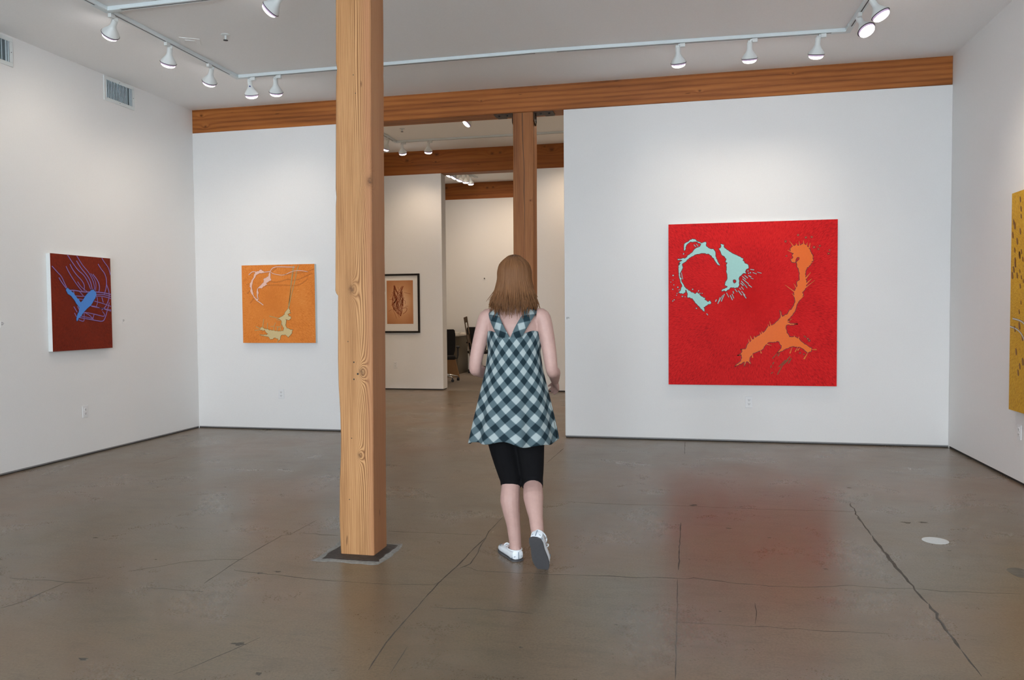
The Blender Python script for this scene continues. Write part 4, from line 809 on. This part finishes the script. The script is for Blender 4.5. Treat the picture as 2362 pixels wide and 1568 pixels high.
# ================================================================== THE PERSON
def voxel(mbs, name, mat, parent, size=.005, smooth=4):
    o = mbs.build('raw', mat)
    m = o.modifiers.new('r', 'REMESH'); m.mode = 'VOXEL'; m.voxel_size = size
    s = o.modifiers.new('s', 'SMOOTH'); s.iterations = smooth; s.factor = .5
    dg = bpy.context.evaluated_depsgraph_get(); me = bpy.data.meshes.new_from_object(o.evaluated_get(dg)); me.name = name
    bpy.data.objects.remove(o)
    for p in me.polygons: p.use_smooth = True
    q = bpy.data.objects.new(name, me); COL.objects.link(q); q.parent = parent; return q
def limb(mb, pts, rads, n=16, seg=6):
    mb.tube(spline(pts, seg), lerp_list(rads, seg), n)
def person():
    t_ = thing('person', 'person with long light brown hair in a plaid sundress walking away, arms bent', 'person', (-.905, 4.12, 0))
    Z = Vector
    b = MB()
    # torso: elliptical sections (z, cx, rx, ry, cy)
    def ell(z, cx, rx, ry, cy=0, n=28): return [(cx+rx*math.cos(2*PI*k/n), cy+ry*math.sin(2*PI*k/n), z) for k in range(n)]
    b.rings([ell(z, cx, rx, ry, cy) for z, cx, rx, ry, cy in ((.74, .01, .10, .09, -.01), (.79, .01, .155, .115, -.02), (.86, .01, .165, .12, -.02), (.95, .012, .14, .10, 0), (1.03, .015, .12, .088, .005), (1.12, .018, .13, .095, .005),
             (1.22, .02, .142, .105, .01), (1.29, .02, .15, .095, .0), (1.335, .02, .135, .075, -.005), (1.365, .02, .09, .058, -.005), (1.39, .02, .055, .05, 0), (1.42, .02, .047, .048, .008), (1.47, .02, .045, .048, .015))])
    hx, hy, hz = .022, .028, 1.535
    b.ball((hx, hy-.012, hz+.012), (.073, .090, .098)); b.ball((hx, hy+.022, hz-.042), (.056, .066, .070)); b.ball((hx, hy+.052, hz-.088), (.026, .024, .018))
    b.tube([(hx, hy+.075, hz+.018), (hx, hy+.100, hz-.022), (hx, hy+.078, hz-.032)], [.007, .013, .008], 10)
    for s in (-1, 1): b.ball((hx+s*.074, hy-.005, hz-.008), (.010, .018, .030)); b.tube([(hx+s*.012, hy+.083, hz+.022), (hx+s*.030, hy+.082, hz+.026), (hx+s*.048, hy+.070, hz+.020)], [.006, .008, .005], 8)
    # legs
    LH, LK, LA = (-.065, -.01, .80), (-.012, .018, .43), (.022, -.028, .085)
    RH, RK, RA = (.088, -.01, .80), (.112, .02, .435), (.185, -.225, .195)
    limb(b, [LH, (-.05, .004, .62), LK, (-.006, -.022, .32), (.012, -.028, .19), LA, (.022, -.028, .05)], [.086, .071, .051, .055, .038, .033, .034])
    limb(b, [RH, (.102, .01, .62), RK, (.136, -.085, .36), (.163, -.165, .275), RA], [.086, .071, .051, .055, .038, .033])
    # feet inside the shoes
    fl = Z((-.56, .83, 0)).normalized(); LAv = Z(LA)
    b.tube([LAv-fl*.04+Z((0, 0, -.045)), LAv+fl*.06+Z((0, 0, -.05)), LAv+fl*.17+Z((0, 0, -.065))], [.028, .031, .022], 12, 1.)
    fr = Z((.10, .42, -.86)).normalized(); RAv = Z(RA)
    b.tube([RAv+Z((0, -.02, .02)), RAv+fr*.05+Z((0, .0, .0)), RAv+fr*.12+Z((0, .015, 0)), RAv+fr*.16+Z((0, .05, .012))], [.030, .031, .029, .022], 12)
    # arms
    def arm(s, SH, EL, WR, hd):
        SH, EL, WR = Z(SH), Z(EL), Z(WR)
        limb(b, [SH+Z((-s*.03, 0, .01)), SH, SH.lerp(EL, .5)+Z((s*.006, -.004, 0)), EL, EL.lerp(WR, .35)+Z((s*.006, 0, .0)), WR], [.046, .047, .040, .033, .036, .023])
        d = (WR-EL).normalized(); side = Z(hd).normalized(); side = (side-d*side.dot(d)).normalized(); nrm = d.cross(side)*s   # side: towards the thumb; nrm: back of the hand
        pc = WR+d*.045
        R = []
        for t, w_, h_ in ((-.02, .022, .017), (.02, .030, .016), (.055, .038, .015), (.085, .038, .012), (.093, .034, .009)):
            R.append([WR+d*t+side*w_*math.cos(2*PI*k/14)+nrm*h_*math.sin(2*PI*k/14) for k in range(14)])
        b.rings(R)
        for k, (o, l) in enumerate(((.027, .068), (.009, .076), (-.009, .071), (-.026, .055))):
            q = WR+d*.075+side*o
            fan = (d+side*o*2.2).normalized(); c1 = (fan*.90-nrm*.42).normalized(); c2 = (fan*.55-nrm*.85).normalized()
            p1 = q+fan*.02; p2 = p1+c1*l*.48; p3 = p2+c1.lerp(c2, .6).normalized()*l*.32; p4 = p3+c2*l*.26
            b.tube([q-d*.02, p1, p2, p3, p4], [.0085, .0088, .0082, .0074, .006], 10)
        th = (side*.85+d*.5-nrm*.25).normalized(); q = WR+d*.022+side*.018
        b.tube([q, q+th*.032, q+th*.058+d*.012, q+th*.066+d*.036], [.012, .0105, .009, .0065], 10)
        return WR+d*.09
    arm(-1, (-.135, -.005, 1.318), (-.195, -.035, 1.055), (-.165, .185, .985), (.4, 0, .9))
    arm(1, (.178, -.005, 1.318), (.232, -.035, 1.05), (.215, .18, .965), (-.4, 0, .9))
    voxel(b, 'body', 'skin', t_, .0048, 3)
    for s in (-1, 1):
        MB().ball((hx+s*.031, hy+.0725, hz+.006), (.012, .010, .0085), 14, 8).build('eye', 'eye', t_, smooth=True)
        MB().ball((hx+s*.031, hy+.0805, hz+.006), (.0055, .0035, .0055), 12, 8).build('iris', 'iris', t_, smooth=True)
        MB().tube([(hx+s*.016, hy+.088, hz+.028), (hx+s*.032, hy+.087, hz+.032), (hx+s*.048, hy+.076, hz+.026)], [.002, .003, .0015], 6).build('eyebrow', 'hair', t_, smooth=True)
    MB().tube([(hx-.024, hy+.083, hz-.060), (hx, hy+.0905, hz-.059), (hx+.024, hy+.083, hz-.060)], [.003, .007, .003], 8).build('mouth', 'lip', t_, smooth=True)
    # leggings to below the knee
    g = MB(); limb(g, [LH, (-.05, .004, .62), LK, (-.009, .008, .395)], [.098, .079, .0585, .0585])
    limb(g, [RH, (.102, .01, .62), RK, (.118, -.015, .40)], [.098, .079, .0585, .058])
    g.rings([ell(z, cx, rx, ry, cy) for z, cx, rx, ry, cy in ((.735, .01, .11, .10, -.01), (.79, .01, .166, .126, -.02), (.86, .01, .175, .13, -.02), (.95, .012, .15, .11, 0))])
    voxel(g, 'leggings', 'legging', t_, .007, 3)
    # shoes: loafers with a bow
    def shoe(org, rot):
        sh = bpy.data.objects.new('shoe', None)
        # local: heel at origin, toe along +y, z up
        secs = ((-.028, .012, .052, .012), (-.018, .030, .058, .006), (.01, .036, .055, .004), (.06, .036, .050, .004), (.11, .042, .050, .004), (.15, .044, .044, .004), (.185, .038, .036, .005), (.21, .026, .027, .007), (.222, .010, .018, .010))
        R = []
        for y, w_, hh, z0 in secs:
            ring = []
            for k in range(16):
                a_ = 2*PI*k/16; c, s = math.cos(a_), math.sin(a_)
                ring.append((w_*math.copysign(abs(c)**.7, c), y, z0+(hh-z0)/2*(1+math.copysign(abs(s)**.6, s))))
            R.append(ring)
        o = MB().rings(R).build('shoe', 'shoe', t_, smooth='auto')
        sl = MB().rings([[(x*1.05, y-.002+.004*(y > .1), z) for x, y, z in [(w_*c_, yy, zz) for (yy, w_, _h, _z) in secs for c_ in (1,)]+[(-w_, yy, zz) for (yy, w_, _h, _z) in secs[::-1]]] for zz in (-.001, .006)]).build('sole', 'sole', o)
        co = MB().tube([(.037*math.cos(a_), .028+.052*math.sin(a_), .0555) for a_ in [2*PI*k/18 for k in range(19)]], .0045, 6).build('collar', 'shoe', o, smooth=True)
        se = MB(); se.tube([(.041*math.cos(a_), .138+.055*math.sin(a_), .046-.012*max(0, math.sin(a_))) for a_ in [PI*(k/12)*1.0 for k in range(13)]], .0022, 6); se.tube([(0, -.029, .05), (0, -.030, .012)], .0022, 6); se.tube([(.035, -.005, .014), (.020, -.024, .026), (-.020, -.024, .026), (-.035, -.005, .014)], .002, 6)
        se.build('stitching', 'shoe_trim', o)
        bw = MB()
        for s in (-1, 1):
            bw.tube(spline([(0, .092, .056), (s*.018, .092, .070), (s*.034, .088, .066), (s*.030, .094, .056), (0, .094, .057)], 4), .0035, 6)
            bw.tube([(0, .094, .058), (s*.014, .112, .057), (s*.026, .124, .052)], [.0035, .003, .002], 6)
        bw.ball((0, .093, .059), .0065, 8, 6); bw.build('bow', 'shoe', o, smooth=True)
        o.matrix_local = Matrix.Translation(org) @ rot.to_4x4(); bpy.data.objects.remove(sh)
        return o
    yawL = math.atan2(-fl.x, fl.y)
    shoe(Z((.032, -.045, .0015)), Matrix.Rotation(yawL, 3, 'Z'))
    rr = Matrix.Rotation(-.15, 3, 'Z') @ Matrix.Rotation(-1.02, 3, 'X')
    shoe(Z((.182, -.274, .178)), rr)
    # dress: flared skirt with soft folds, low V at the back
    N = 120; R = []; U = []
    secs = [(1.275, .02, .150, .108), (1.22, .02, .152, .116), (1.14, .018, .146, .112), (1.05, .016, .158, .118), (.96, .014, .178, .135), (.87, .012, .198, .156), (.78, .010, .216, .176), (.70, .008, .231, .192), (.655, .006, .238, .200)]
    prof = []
    for a_, b_ in zip(secs, secs[1:]):
        for k in range(5): prof.append([a_[i]+(b_[i]-a_[i])*k/5 for i in range(4)])
    prof.append(list(secs[-1]))
    me_v = []; uvs = []
    for k, (z, cx, rx, ry) in enumerate(prof):
        f = max(0, (1.12-z)/.465); ring = []
        for j in range(N+1):
            th = 2*PI*j/N; fo = 1+f*(.045*math.sin(9*th+.8)+.028*math.sin(5*th+2.1)+.018*math.sin(14*th))
            zz = z
            back = max(0, math.cos(th+PI/2))**3; front = max(0, math.cos(th-PI/2))**3
            topf = max(0, (z-1.14)/.135)
            zz -= topf*(.050*back+.02*front+.035*abs(math.cos(th))**6)
            zz += f*f*(.012*math.sin(3*th+.5)+.008*math.sin(7*th))
            ring.append((cx+rx*fo*math.cos(th), ry*fo*math.sin(th), zz)); uvs.append((th*.19, zz))
        me_v.append(ring)
    mb = MB(); V = [Vector(p) for r in me_v for p in r]; W = N+1
    F = [(k*W+j, k*W+j+1, (k+1)*W+j+1, (k+1)*W+j) for k in range(len(prof)-1) for j in range(N)]
    mb.v, mb.f = V, F
    d = mb.build('dress', 'plaid', t_, smooth=True, recalc=False)
    uvl = d.data.uv_layers.new(name='UVMap')
    for lp in d.data.loops: uvl.data[lp.index].uv = uvs[lp.vertex_index]
    m = d.modifiers.new('thickness', 'SOLIDIFY'); m.thickness = .004; m.offset = 1
    # wide shoulder straps crossing down to the middle of the back
    for s in (-1, 1):
        cx = .02
        path = spline([(cx+s*.020, -.094, 1.195), (cx+s*.054, -.113, 1.262), (cx+s*.088, -.088, 1.325), (cx+s*.105, -.045, 1.362), (cx+s*.108, .0, 1.368), (cx+s*.104, .045, 1.345), (cx+s*.088, .092, 1.28), (cx+s*.075, .112, 1.215)], 5)
        hw = .029; vs = []; uv = []; L_ = 0
        for k, p in enumerate(path):
            tg = (path[min(k+1, len(path)-1)]-path[max(k-1, 0)]).normalized()
            outw = (Vector((p.x-cx, p.y, (p.z-1.22)*1.0+.02))).normalized(); sd = tg.cross(outw).normalized(); up = sd.cross(tg)
            if k: L_ += (p-path[k-1]).length
            for q, e in ((-1, 0), (1, 0)):
                vs.append(p+sd*hw*q+up*.002); uv.append((q*hw+.05, L_))
        mb = MB(); mb.v = vs; mb.f = [(2*k, 2*k+1, 2*k+3, 2*k+2) for k in range(len(path)-1)]
        o = mb.build('shoulder_strap', 'plaid', d, smooth=True, recalc=False); ul = o.data.uv_layers.new(name='UVMap')
        for lp in o.data.loops: ul.data[lp.index].uv = uv[lp.vertex_index]
        m = o.modifiers.new('thickness', 'SOLIDIFY'); m.thickness = .005; m.offset = 0
    # hair: cap and tapering locks falling to the shoulders
    h = MB(); hc = Vector((hx, hy-.012, hz+.012))
    h.ball(hc+Vector((0, -.010, .010)), (.082, .092, .104), 28, 18)
    rng_ = random.Random(3)
    for k in range(900):
        an = rng_.uniform(-PI*1.22, PI*.22)              # back and sides; the face (towards +y) stays open
        rr_ = rng_.uniform(.93, 1.03); top = rng_.uniform(.05, .45)
        pts = []
        for th in (top, .9, 1.35, 1.75):
            pts.append(hc+Vector((.088*rr_*math.sin(min(th, PI/2))*math.cos(an), -.008+.100*rr_*math.sin(min(th, PI/2))*math.sin(an), .008+.110*rr_*math.cos(th))))
        sidef = math.cos(an); 
        fall = rng_.uniform(.80, 1.06); flare = 1.16+.36*rng_.random()
        p = pts[-1]
        zt = 1.365+.03*abs(sidef)-.055*(fall-.9)+(.02 if abs(sidef) < .5 else 0)*0
        e1 = Vector((hc.x+(p.x-hc.x)*1.15, hc.y+(p.y-hc.y)*1.05-.006, (p.z+zt)/2+.02))
        e2 = Vector((hc.x+(p.x-hc.x)*flare+rng_.gauss(0, .008), hc.y+(p.y-hc.y)*1.12-.025+rng_.gauss(0, .006), zt+rng_.gauss(-.004, .022)))
        path = spline(pts+[e1, e2], 4); n = len(path)
        h.tube(path, [.0052*(.55+.45*min(1, 4*i/n))*(1 if i < n*.6 else max(.06, 1-(i/n-.6)/.4*.94)) for i in range(n)], 5, .8)
    h.build('hair', 'hair', t_, smooth=True)
    return t_
person()
